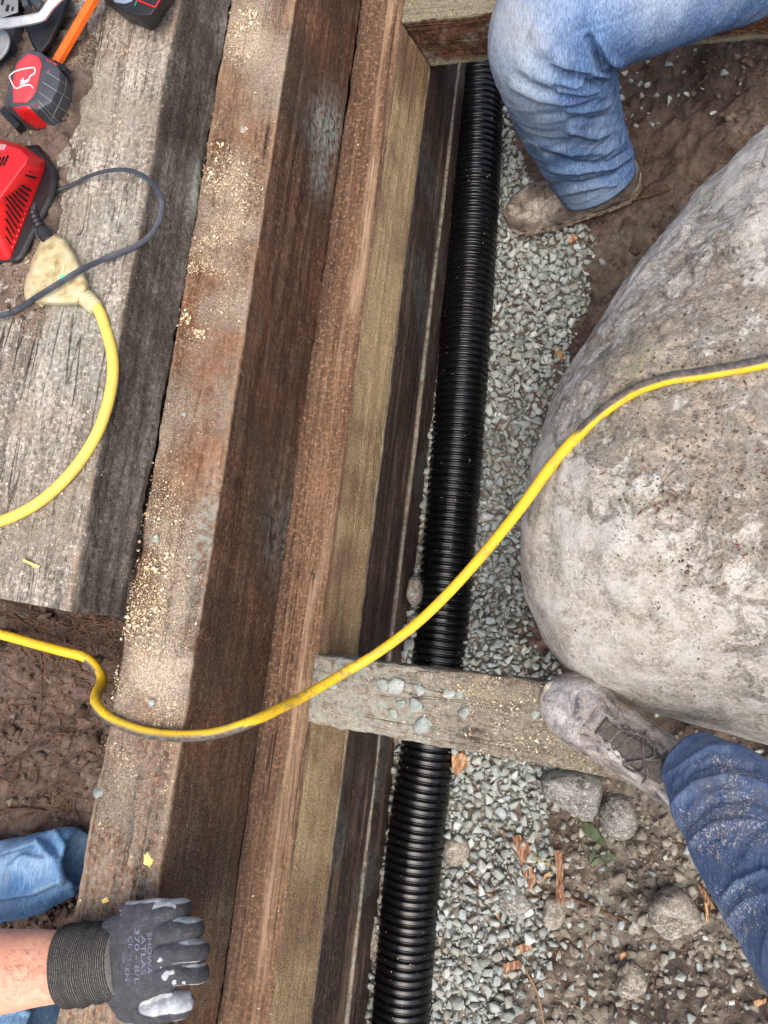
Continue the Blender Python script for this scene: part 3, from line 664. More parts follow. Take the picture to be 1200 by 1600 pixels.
# ------------------------------------------------------------------ cords
def tubecord(name, keys, rad, mat, parent, n=10, nv=12, step=.004, smooth=14):
    P = catmull([at(*k) for k in keys], smooth); P = resample(P, step)
    return tubemesh(name, P, rad, nv, mat, parent)
def build_cords():
    m = Mat('yellow_rubber', .45, .45); c = m.ramp(m.noise(18, 3), [(.3, srgb(228, 180, 30)), (.7, srgb(242, 200, 44))])
    # moulded dark stripe down one side: UV x is the angle round the cord
    a = m.attr('m'); c = m.mix(m.math('MULTIPLY', a[0], .97), c, m.ramp(m.noise(200, 4), [(.4, srgb(52, 52, 56)), (.7, srgb(96, 96, 98))]))
    dn = m.noise(70, 6, rough=.75); c = m.mix(m.math('MULTIPLY', m.ramp(dn, [(.5, 0.), (.66, .75)]), m.math('ADD', a[1], .3)), c, srgb(132, 116, 92))
    dn2 = m.noise(260, 5, rough=.75); c = m.mix(m.math('MULTIPLY', m.ramp(dn2, [(.55, 0.), (.66, .7)]), m.math('ADD', a[1], .18)), c, srgb(92, 80, 62))
    c = m.mix(m.math('MULTIPLY', a[2], .5), c, srgb(226, 206, 120)); m.color(c); m.rough(m.ramp(dn, [(.4, .38), (.7, .8)])); m.bump(dn2, .0004)
    Z = .898
    k1 = [(128, 462, .907), (150, 478, .905), (164, 510, .9), (176, 560, Z), (173, 610, Z), (154, 672, Z), (118, 730, Z), (70, 778, Z), (20, 807, Z), (-40, 826, .89), (-120, 850, .88), (-190, 900, .83), (-170, 960, .79), (-90, 980, .765)]
    k2 = [(-40, 985, .755), (0, 991, .755), (55, 1006, .75), (100, 1018, .745), (130, 1026, .74), (150, 1042, .735), (160, 1062, .745), (152, 1080, .77), (149, 1096, .79), (158, 1112, .803), (180, 1128, .808), (225, 1144, .809), (275, 1150, .809), (330, 1147, .808), (385, 1131, .795), (435, 1108, .75), (480, 1085, .69), (540, 1050, .645), (590, 1020, .64), (650, 975, .655), (705, 922, .675), (760, 860, .70), (815, 792, .735), (860, 730, .765), (900, 684, .79), (940, 648, .806), (985, 620, .815), (1040, 603, .825), (1110, 591, .84), (1200, 575, .85), (1300, 545, .84), (1420, 480, .80), (1560, 400, .6), (1700, 330, .42)]
    P = resample(catmull([at(*k) for k in k1+k2], 16), .0035)
    # the cord rests on the boulder: lift wherever it would sink
    bm = bmesh.new(); bm.from_mesh(BOULDER.data); bv = BVHTree.FromBMesh(bm); bm.free(); rad = .0070
    for i, p in enumerate(P):
        if p[0] > .1 or True:
            h = bv.ray_cast(Vector((p[0], p[1], 2.)), Vector((0, 0, -1)))
            if h[0] is not None and p[0] > -.15:
                P[i, 2] = max(p[2] if p[0] < .05 else h[0].z+rad*.8, h[0].z+rad*.8)
    zz = P[:, 2].copy()
    for _ in range(12): zz[1:-1] = .25*zz[:-2]+.5*zz[1:-1]+.25*zz[2:]
    P[:, 2] = np.maximum(zz, P[:, 2]-.0015)
    nv = 16; V = tube(P, rad, nv); q = proj(P); tq = np.gradient(q, axis=0); tq /= np.linalg.norm(tq, axis=1)[:, None]
    nu = len(P); th = np.linspace(0, 2*np.pi, nv, endpoint=False); T, N, B = frames(P)
    dirs = N[:, None]*np.cos(th)[None, :, None]+B[:, None]*np.sin(th)[None, :, None]
    # which way round the stripe lies, twisting slowly along the cord
    s = np.arange(nu)/nu; out = np.zeros((nu, 3)); px = q[:, 0]
    ycam = sst(880, 960, px)*(1)-1*sst(480, 380, px)*(q[:, 1] > 900)*sst(130, 150, px)
    up = np.stack([np.zeros(nu), np.where(ycam > 0, .50, -1.), np.where(ycam > 0, 1., .85)], -1)
    up[q[:, 1] > 1030] += [0, 0, 0]
    up /= np.linalg.norm(up, axis=1)[:, None]
    dot = (dirs*up[:, None]).sum(-1); stripe = sst(.50, .58, dot)*sst(.1, .3, np.abs(ycam))[:, None]
    dirt = np.broadcast_to((.4+.9*blob(q[:, 0], q[:, 1], 520, 1060, 120, 90)+.4*sst(600, 700, px)*0)[:, None], (nu, nv))
    pale = np.broadcast_to(((q[:, 1] < 900) & (px < 200)).astype(float)[:, None], (nu, nv))
    Vf = np.vstack([V.reshape(-1, 3), P[:1], P[-1:]]); n0 = nu*nv
    cols = rgba(np.r_[stripe.ravel(), 0, 0], np.r_[dirt.ravel(), 0, 0], np.r_[pale.ravel(), 0, 0])
    fl = gridfaces(nu, nv, True)[:, ::-1].tolist()+[(n0, j, (j+1) % nv) for j in range(nv)]+[(n0+1, (nu-1)*nv+(j+1) % nv, (nu-1)*nv+j) for j in range(nv)]
    r = empty('extension_cord', at(100, 420, .89), 'bright yellow extension cord winding across timbers, pipe and boulder, with a translucent three way outlet at its end', 'cord')
    r['label'] = 'yellow extension cord crossing timbers, pipe and boulder, a translucent three way outlet at its end'
    link('cord', mesh('cord', Vf, fl, None, {'m': cols}), m.m, r)
    # three way outlet
    mo = Mat('translucent_vinyl', .3, .5); n = mo.noise(60, 5); mo.color(mo.ramp(n, [(.3, srgb(172, 150, 96)), (.5, srgb(222, 208, 160)), (.7, srgb(236, 228, 196))]))
    mo.b.inputs['Transmission Weight'].default_value = .35; mo.b.inputs['Subsurface Weight'].default_value = .35; mo.b.inputs['Subsurface Radius'].default_value = (.01, .008, .004); mo.b.inputs['Subsurface Scale'].default_value = 1.
    mo.bump(mo.noise(120, 4), .0012); mo.rough(mo.ramp(n, [(.3, .55), (.7, .28)]))
    ol = [(64, 374), (70, 368), (84, 364), (102, 374), (115, 394), (128, 420), (137, 440), (139, 452), (134, 462), (122, 476), (90, 477), (58, 475), (42, 471), (37, 464), (38, 448), (41, 430), (47, 420), (50, 405), (58, 388)]
    c = np.mean(ol, 0); sh = lambda k, z: [at(c[0]+(x-c[0])*k, c[1]+(y-c[1])*k, z) for x, y in ol]
    poly_solid('outlet_body', [sh(.93, .884), sh(1.0, .890), sh(1., .906), sh(.93, .914), sh(.80, .9175)], mo.m, r, .0016, True, 2)
    nk = [at(118, 452, .904), at(128, 461, .904), at(137, 468, .904), at(146, 477, .904), at(150, 482, .904)]
    P = resample(catmull(nk, 8), .0012); ss = np.arange(len(P))*.0012
    tubemesh('outlet_collar', P, .0118-.0022*sst(0, 1, ss/ss[-1])+.0010*np.sin(ss*2*np.pi/.0055), 28, mo.m, r)
    for x, y in ((46, 412), (41, 462), (62, 476)):   # moulded lugs round the rim
        V, Fc = stone_proto(5, 60, 1., .02); o = link('outlet_lug', mesh('outlet_lug', V*np.array([.0065, .0065, .0085])+at(x, y, .898), Fc), mo.m, r)
    led = Mat('green_indicator', .3); led.color(srgb(90, 225, 170)); led.b.inputs['Emission Color'].default_value = srgb(90, 235, 170); led.b.inputs['Emission Strength'].default_value = .35
    V, Fc = stone_proto(6, 60, 1., .02); link('indicator_light', mesh('indicator_light', V*np.array([.006, .0042, .0022])+at(99, 433, .9195), Fc), led.m, r)
    pm = plain('brass_contact', srgb(236, 226, 168), .4)
    box('contact', at(99, 421, .9185), (.0009, 0, 0), (0, .0065, 0), (0, 0, .0008), pm, r, .0003)
    box('contact', at(82, 418, .9183), (.0035, 0, 0), (0, .0012, 0), (0, 0, .0008), pm, r, .0003)

# ------------------------------------------------------------------ tools
def ringpx(pl, z): return [at(x, y, z) for x, y in pl]
def build_tools():
    red = plain('red_plastic', srgb(206, 26, 30), .38, .5, .08, .0003, 40); redf = plain('faded_red_plastic', srgb(206, 62, 66), .5, .4, .14, .0004, 50)
    blk = plain('black_tool_plastic', srgb(26, 26, 28), .45, .45, .35, .0005, 90); dark = plain('grey_rubber', srgb(62, 66, 72), .5, .4, .25, .0005, 60)
    slot = plain('vent_dark', srgb(30, 8, 8), .8); steel = plain('brushed_steel', srgb(176, 178, 180), .4, .5, .18, .0006, 60, .7); steel2 = plain('steel_guard', srgb(150, 152, 152), .5, .5, .2, .0008, 40, .5)
    white = plain('scratched_white', srgb(236, 214, 210), .5)
    # --- charger
    r = empty('battery_charger', at(10, 330, .885), 'bright red battery charger with slotted sides on a black base, half out of frame', 'charger')
    base = [(-120, 240), (60, 226), (88, 262), (90, 288), (84, 312), (38, 404), (28, 412), (-130, 420)]
    poly_solid('base', [ringpx(base, .880), ringpx(base, .907), ringpx([(-118, 240), (58, 232), (80, 258), (80, 285), (76, 308), (30, 400), (24, 405), (-128, 414)], .912)], blk, r, .002, True)
    lo = [(-125, 200), (0, 217), (38, 228), (71, 251), (71, 262), (17, 405), (10, 407), (-130, 400)]
    hi = [(-125, 205), (-8, 222), (31, 233), (44, 246), (41, 254), (-16, 328), (-22, 340), (-128, 370)]
    lo2 = ringpx(lo, .912); hi_ = ringpx(hi, .955)
    poly_solid('housing', [ringpx(lo, .903), lo2, hi_], red, r, .0022, True)
    # slots lie on the slanted right panel: corner points of that panel
    A, B, C_, D = lo2[3], lo2[5], hi_[4], hi_[5]              # A upper right, B lower right, C upper left, D lower left
    def pan(u, v): return (A*(1-v)+B*v)*(1-u)+(C_*(1-v)+D*v)*u
    nn = np.cross(B-A, C_-A); nn /= np.linalg.norm(nn); nn = nn if nn[2] > 0 else -nn
    pts = [(.12+.062*i, .18, .80-.02*abs(i-5)) for i in range(11)]
    for i in range(14):
        v = .06+.065*i if i < 3 else .16+.058*i; u0, u1 = .14, (.55+.06*i if i < 3 else min(.86, .62+.05*(i-3)) if i < 9 else .86-.10*(i-8))
        a, b = pan(u0, v), pan(u1, v+.015); cc = (a+b)/2; e = (b-a)/2; w_ = np.cross(nn, e); w_ = w_/np.linalg.norm(w_)*.00135
        box('vent_slot', cc, e, w_, nn*.0006+0, slot, r, .0003)
        p = pan(.07, v-.002); V, Fc = stone_proto(6, 40, 1., .02); link('rivet_dot', mesh('rivet_dot', V*.0022+p, Fc), redf, r)
    for i in range(4):
        p = at(-6+6.0*i, 246-1.5*i, .957); q = at(-14+6.0*i, 262-1.5*i, .957)
        box('vent_slot', (p+q)/2-[0, 0, .0012], (q-p)/2, np.cross([0, 0, 1], (q-p))/np.linalg.norm(q-p)*.0012, (0, 0, .0008), slot, r, .0003)
    box('label_plate', at(3, 230, .9545), (.006, -.001, 0), (.0008, .004, 0), (0, 0, .0006), plain('grey_label', srgb(176, 130, 134), .5), r, .0003)
    # charger flex and plug
    Z = .893
    fx = [(60, 372, .908), (57, 350, .914), (54, 336, .915), (53, 322, .912), (60, 310, .905), (78, 301, .901), (108, 290, .899), (142, 274, .906), (175, 266, .915), (205, 267, .918), (232, 281, .918), (249, 302, .917), (253, 324, .912), (246, 350, .905), (231, 371, .902), (205, 388, .899), (165, 404, .905), (128, 421, .922), (95, 441, .928), (62, 461, .926), (30, 482, .905), (6, 492, .910), (-30, 494, .910), (-90, 470, .91), (-110, 440, .91), (-100, 400, .91)]
    P = resample(catmull([at(*k) for k in fx], 14), .002)
    flex = plain('charger_flex', srgb(58, 62, 70), .5, .45, .35, .0004, 70)
    N_ = np.cross(np.gradient(P, axis=0), [0, 0, 1.]); N_ /= np.linalg.norm(N_, axis=1)[:, None]+1e-9
    Vc = tube(P, .0037, 16, .0024); thx = np.linspace(0, 2*np.pi, 16, endpoint=False)
    Vc = P[:, None]+(Vc-P[:, None])*(1-.30*np.exp(-((np.abs(np.sin(thx)*1.)-1)/.12)**2))[None, :, None]
    link('flex', mesh('flex', Vc.reshape(-1, 3), gridfaces(len(P), 16, True)[:, ::-1]), flex, r)
    pp = [(52, 331, .915), (56, 342, .914), (61, 352, .912), (67, 362, .911), (74, 371, .909), (79, 378, .908)]
    P = resample(catmull([at(*k) for k in pp], 8), .0008); ss = np.linspace(0, 1, len(P))
    Rr = .0048+.0028*ss+np.where(ss < .52, .0009*np.sign(np.sin(ss*48)), 0)+.0022*sst(.55, .62, ss)
    tubemesh('plug', P, Rr, 20, plain('plug_black', srgb(34, 36, 40), .45, .5, .2), r)
    # --- battery with emblem
    r = empty('battery_pack', at(62, 150, .885), 'red topped battery pack with scratched white emblem and dark grey ribbed side', 'battery')
    bot = [(4, 176), (18, 122), (30, 88), (60, 84), (106, 112), (119, 143), (110, 188), (98, 205), (60, 208), (40, 206)]
    mid = [(6, 170), (20, 112), (40, 80), (62, 80), (102, 108), (115, 140), (108, 180), (92, 200), (62, 202), (44, 199)]
    top = [(20, 164), (17, 130), (25, 97), (45, 79), (66, 101), (63, 118), (57, 145), (50, 158), (42, 163), (28, 165)]
    poly_solid('housing', [ringpx(bot, .882), ringpx(mid, .905), [at(x, y, .948) for x, y in [(12, 166), (16, 120), (34, 84), (60, 80), (86, 98), (95, 112), (92, 135), (80, 160), (60, 172), (30, 172)]], ringpx(top, .953)], dark, r, .0022, True)
    lt = [(21, 160), (19, 131), (26, 99), (45, 80), (60, 86), (81, 98), (66, 101), (63, 120), (57, 145), (48, 156), (41, 161)]
    def onhouse(pl, name, m_, dz=.0011, thick=.0016):
        return lay(name, pl, BV, m_, r, dz, thick)
    hs = [o for o in r.children if o.name.startswith('housing')][0]; bm = bmesh.new(); bm.from_mesh(hs.data); BV = BVHTree.FromBMesh(bm); bm.free()
    onhouse([(22, 160), (20, 131), (27, 100), (44, 84), (62, 90), (66, 101), (62, 118), (57, 142), (49, 155), (41, 161)], 'top_panel', redf)
    onhouse([(70, 92), (80, 97), (92, 104), (84, 100)], 'edge_panel', redf)
    onhouse([(20, 168), (44, 165), (62, 184), (84, 203), (62, 205), (38, 190)], 'red_stripe', red)
    em = [[(16, 124), (18, 118), (30, 111), (52, 107), (56, 110), (55, 116), (48, 121), (46, 127), (42, 129)], [(16, 122), (25, 139), (36, 136), (48, 134), (53, 139)], [(34, 127), (38, 131), (44, 129)], [(37, 124), (39, 135)], [(33, 133), (45, 126)]]
    for k, pl in enumerate(em):
        P = np.array([cast(BV, x, y) for x, y in resample(catmull([(x, y, 0) for x, y in pl], 4), 1.)[:, :2]]); P[:, 2] += .0016
        tubemesh('emblem_line', P, .0009 if k < 2 else .0012, 6, white, r)
    for pl in [[(72, 112), (108, 135)], [(66, 128), (114, 158)], [(62, 145), (108, 178)], [(58, 156), (97, 196)], [(104, 122), (100, 145), (80, 188)], [(60, 166), (94, 202)]]:
        P = np.array([cast(BV, x, y) for x, y in resample(catmull([(x, y, 0) for x, y in pl], 6), 1.5)[:, :2]]); tubemesh('rib_line', P+[0, 0, .0002], .00055, 5, steel2, r)
    for x, y in ((76, 111), (56, 165)):
        V, Fc = stone_proto(6, 60, 1., .02); link('screw', mesh('screw', V*np.array([.0034, .0034, .0012])+cast(BV, x, y), Fc), plain('screw_red', srgb(120, 52, 56), .5), r)
    box('latch', at(96, 107, .93), (.011, -.006, 0), (.002, .0035, 0), (0, 0, .006), blk, r, .001)
    box('terminal', at(22, 190, .9), (.017, -.015, 0), (.003, .004, 0), (0, 0, .009), blk, r, .001)
    # --- second battery / tool at the top edge
    r = empty('battery_pack', at(225, 10, .894), 'black battery pack with a red square outline on it, cut off by the top edge', 'battery')
    bot = [(158, -40), (163, 2), (200, 33), (238, 48), (246, 42), (276, -8), (285, -60)]
    topp = [(166, -45), (170, -4), (196, 20), (212, 24), (236, 24), (258, -10), (268, -60)]
    hb = poly_solid('housing', [ringpx(bot, .890), ringpx(bot, .905), ringpx(topp, .945)], blk, r, .0025, True)
    bm = bmesh.new(); bm.from_mesh(hb.data); BV2 = BVHTree.FromBMesh(bm); bm.free()
    P = np.array([cast(BV2, x, y) for x, y in resample(np.array([(212, -6, 0), (216, 1, 0), (243, 12, 0), (254, -6, 0), (240, -20, 0)], float), 1.)[:, :2]])+[0, 0, .0005]; tubemesh('red_outline', P, .0011, 6, red, r)
    P = np.array([cast(BV2, x, y) for x, y in resample(np.array([(216, -4, 0), (211, 10, 0)], float), 1.)[:, :2]])+[0, 0, .0004]; tubemesh('green_mark', P, .0007, 6, plain('green_mark', srgb(60, 130, 100), .5), r)
    lay('grey_cap', [(172, -6), (180, 4), (195, 6), (207, 2), (206, -10)], BV2, plain('blue_grey', srgb(120, 132, 150), .4), r, .0015, .004)
    # --- orange straight bar
    r = empty('marking_bar', at(120, 45, .885), 'long bright orange straight bar leaning behind the red battery pack, sawdust on it', 'tool')
    r['category'] = 'bar'
    og = plain('orange_enamel', srgb(238, 104, 30), .4, .5, .08, .0003, 60); og2 = plain('orange_dusty', srgb(214, 100, 44), .6, .3, .35, .0006, 240)
    a, b = at(86, 96, .914), at(182, -70, .935); d = (b-a)/2; c = (a+b)/2; w_ = np.cross(d, [0, 0, 1]); w_ /= np.linalg.norm(w_)
    box('face', c+w_*.0050, d, w_*.0052, (0, 0, .004), og, r, .0008); box('scale_side', c-w_*.0044+[0, 0, -.004], d*.995, w_*.0042, (0, 0, .003), og2, r, .0006)
    # --- circular saw, mostly outside the frame
    r = empty('circular_saw', at(-10, 50, .885), 'circular saw with pale metal base plate and dark guard in the top left corner', 'saw')
    def disc(name, x, y, z, R, h, m_, t=0, seg=48, bev=.002):
        c = at(x, y, z); th = np.linspace(0, 2*np.pi, seg, endpoint=False); k = lambda rr, dz: [c+np.array([rr*math.cos(t_), rr*math.sin(t_), dz]) for t_ in th]
        return poly_solid(name, [k(R, 0), k(R, h*.7), k(R*.88, h)], m_, r, 0, False)
    poly_solid('shadow_filler', [ringpx([(35, 22), (66, 34), (70, 24), (96, -12), (112, -2), (100, 30), (80, 72), (62, 92), (45, 60)], z_) for z_ in (.880, .918)]+[ringpx([(38, 24), (64, 34), (72, 24), (96, -8), (106, -2), (94, 28), (76, 66), (61, 84), (48, 58)], .924)], blk, r, .0015, True)  # added black piece standing in for the shadowed dirt beside the saw
    disc('guard', -2, 78, .880, .055, .044, dark); disc('blade', -10, 74, .925, .028, .003, steel2); disc('arbor', -14, 74, .927, .008, .006, steel)
    disc('motor', 22, -28, .905, .045, .05, blk)
    tubemesh('motor_rib', catmull([at(48, -10, .94), at(58, 5, .94), at(66, 12, .94)], 8), .007, 10, dark, r)
    bar = [(-60, 40), (0, 37), (34, 33), (62, 27), (70, 20), (82, 4), (120, -30)]
    P = resample(catmull([at(x, y, .945) for x, y in bar], 6), .002); T, N, B = frames(P)
    w2 = np.cross(T, [0, 0, 1.]); w2 /= np.linalg.norm(w2, axis=1)[:, None]; prof = [(-.0052, -.004), (.0052, -.004), (.0052, -.0015), (-.003, .0035), (-.0052, .0035)]
    V = np.stack([P+w2*a_+np.array([0, 0, b_]) for a_, b_ in prof], 1); nv = len(prof)
    me = mesh('base_plate', V.reshape(-1, 3), gridfaces(len(P), nv, True).tolist()+[list(range(nv)), list(range((len(P)-1)*nv, len(P)*nv))[::-1]])
    bm = bmesh.new(); bm.from_mesh(me); bmesh.ops.recalc_face_normals(bm, faces=bm.faces); bm.to_mesh(me); bm.free()
    link('base_plate', me, steel, r, False)
    poly_solid('shoe', [ringpx([(-80, -10), (-10, -8), (30, 0), (30, 20), (0, 30), (-80, 32)], .925), ringpx([(-80, -10), (-10, -8), (28, 0), (28, 19), (0, 29), (-80, 31)], .932)], steel2, r, .0015)
    for x, y, s_ in ((12, 13, 4), (20, 14, 2.5), (4, 4, 3)):
        k = mpp(x, y, .933); box('slot', at(x, y, .9322), (s_*k*.6, 0, 0), (0, s_*k*1.4, 0), (0, 0, .0012), blk, r, .0004)
    box('lock_lever', at(40, 0, .945), (.004, .002, 0), (-.007, .014, 0), (0, 0, .006), dark, r, .002)

def cast(bv, px, py, default=.9):
    d = at(px, py, 0)-np.array([0, 0, H]); d /= np.linalg.norm(d); h = bv.ray_cast(Vector((0, 0, H)), Vector(d))
    return np.array(h[0]) if h[0] is not None else at(px, py, default)
def lay(name, pl, bv, mat, parent, dz=.001, thick=.001, sub=3.):
    "a thin panel lying on a surface, outline given as seen"
    xs = [p[0] for p in pl]; ys = [p[1] for p in pl]
    bm = bmesh.new(); vs = [bm.verts.new((x, y, 0)) for x, y in pl]; f = bm.faces.new(vs)
    bmesh.ops.triangulate(bm, faces=bm.faces); bmesh.ops.subdivide_edges(bm, edges=bm.edges, cuts=3, use_grid_fill=True)
    bmesh.ops.triangulate(bm, faces=bm.faces)
    for v in bm.verts:
        p = cast(bv, v.co.x, v.co.y); v.co = Vector(p)
    bmesh.ops.recalc_face_normals(bm, faces=bm.faces); bm.normal_update()
    if sum(f.normal.z for f in bm.faces) < 0: bmesh.ops.reverse_faces(bm, faces=bm.faces); bm.normal_update()
    for v, n in [(v, v.normal.copy()) for v in bm.verts]: v.co += n*dz
    g = bmesh.ops.solidify(bm, geom=bm.faces[:]+bm.edges[:]+bm.verts[:], thickness=thick)
    bmesh.ops.recalc_face_normals(bm, faces=bm.faces)
    me = bpy.data.meshes.new(name); bm.to_mesh(me); bm.free(); return link(name, me, mat, parent, True)
# ------------------------------------------------------------------ people
def denim(name, dark, mid, light):
    m = Mat(name, .9, .15); a = m.attr('m')
    n = m.noise(14, 5, rough=.6); tw = m.noise(1, 3, (900, 900, 900), .7); sl = m.noise(1, 4, (500, 60, 200), .65)
    c = m.ramp(n, [(.3, srgb(*dark)), (.5, srgb(*mid)), (.75, srgb(*[x*.7+y*.3 for x, y in zip(mid, light)]))])
    c = m.mix(m.math('MULTIPLY', a[0], m.ramp(m.noise(40, 5), [(.2, .75), (.7, 1.)])), c, srgb(*light))
    c = m.mix(m.ramp(sl, [(.42, .35), (.52, 0.)]), c, srgb(*[x*.75 for x in dark])); c = m.mix(m.ramp(sl, [(.52, 0.), (.66, .4)]), c, srgb(*light))
    c = m.mix(m.ramp(tw, [(.4, .35), (.55, 0.)]), c, srgb(*[x*.7 for x in dark]))
    c = m.mix(m.math('MULTIPLY', a[1], m.ramp(m.noise(60, 6, rough=.7), [(.35, .15), (.65, .9)])), c, srgb(168, 158, 142))
    sp = m.noise(210, 4, rough=.8); sp2 = m.noise(480, 3, rough=.8)
    t = m.math('MULTIPLY', m.math('SUBTRACT', m.math('MAXIMUM', m.math('SUBTRACT', sp, .02), m.math('SUBTRACT', sp2, .015)), m.math('SUBTRACT', .80, m.math('MULTIPLY', a[2], .235))), 22, clamp=True)
    c = m.mix(t, c, srgb(226, 218, 196)); m.color(c)
    m.bump(tw, .0006); m.bump(sl, .0004); m.bump(m.noise(35, 5), .002); return m.m
def limb(name, keys, mat, parent, folds=(), nv=180, step=.003, namp=.003, seed=1, masks=None, caps=(0, 0), wr=1., squash=1.):
    K = catmull([list(at(x, y, z))+[r*mpp(x, y, z)] for x, y, z, r in keys], 16); K = resample(K, step)
    P, R = K[:, :3], K[:, 3]*(1+0)
    V = tube(P, R, nv, R*squash); n = vnormals(V); sg = np.sign(((V-P[:, None])*n).sum()); n *= sg
    q = proj(V); d = np.zeros(V.shape[:2]); vis = sst(.08, .5, (n*(np.array([0, 0, H])-V)/np.linalg.norm(V-np.array([0, 0, H]), axis=-1)[..., None]).sum(-1))
    T, _, _ = frames(P); Q = V.copy(); al = ((V-P[:, None])*0).sum(-1)+np.cumsum(np.r_[0, np.linalg.norm(np.diff(P, axis=0), axis=1)])[:, None]
    ang = np.broadcast_to(np.linspace(0, 2*np.pi, nv, endpoint=False)[None, :], al.shape); Q = np.stack([np.cos(ang)*.055, np.sin(ang)*.055, al*2.4+.025*np.sin(ang*2)], -1)
    d += namp*wr*(fbm(Q, 14, 3, seed)+.55*(1-2*np.abs(noise(Q, 19, seed+5)))+.2*fbm(V, 70, 3, seed+8))
    for pl, wd, am in folds: d += 1.25*vis*am*np.exp(-(dpoly(q[..., 0], q[..., 1], pl)/wd)**2)
    e = np.minimum(al/.012, 1); e2 = np.minimum((al[-1:]-al)/.012, 1)
    d = d*(.4+.6*e2)+.0015*np.exp(-((al[-1:]-al-.012)/.0022)**2)*-1
    V = V+n*d[..., None]
    nu = len(P); Vf = V.reshape(-1, 3); fl = gridfaces(nu, nv, True)[:, ::-1].tolist()
    # turned-in ends
    Vl = [Vf]; base = len(Vf)
    for idx, s_ in ((0, 1), (-1, -1)):
        ring = V[idx]; c = ring.mean(0); inner = c+(ring-c)*.88+(P[1 if idx == 0 else -2]-P[idx])*3; Vl.append(inner)
        o0 = 0 if idx == 0 else (nu-1)*nv
        for j in range(nv):
            j2 = (j+1) % nv; f = (o0+j, o0+j2, base+j2, base+j); fl.append(f if idx == 0 else f[::-1])
        fl.append(list(range(base, base+nv)) if idx == 0 else list(range(base, base+nv))[::-1]); base += nv
    Vf = np.vstack(Vl); mk = masks(Vf) if masks else [np.zeros(len(Vf))]*3
    me = mesh(name, Vf, fl, None, {'m': rgba(*[np.clip(x, 0, 1) for x in mk])})
    bm = bmesh.new(); bm.from_mesh(me); bmesh.ops.recalc_face_normals(bm, faces=bm.faces); bm.to_mesh(me); bm.free()
    return link(name, me, mat, parent)
def bvh_of(o):
    bm = bmesh.new(); bm.from_mesh(o.data); b = BVHTree.FromBMesh(bm); bm.free(); return b

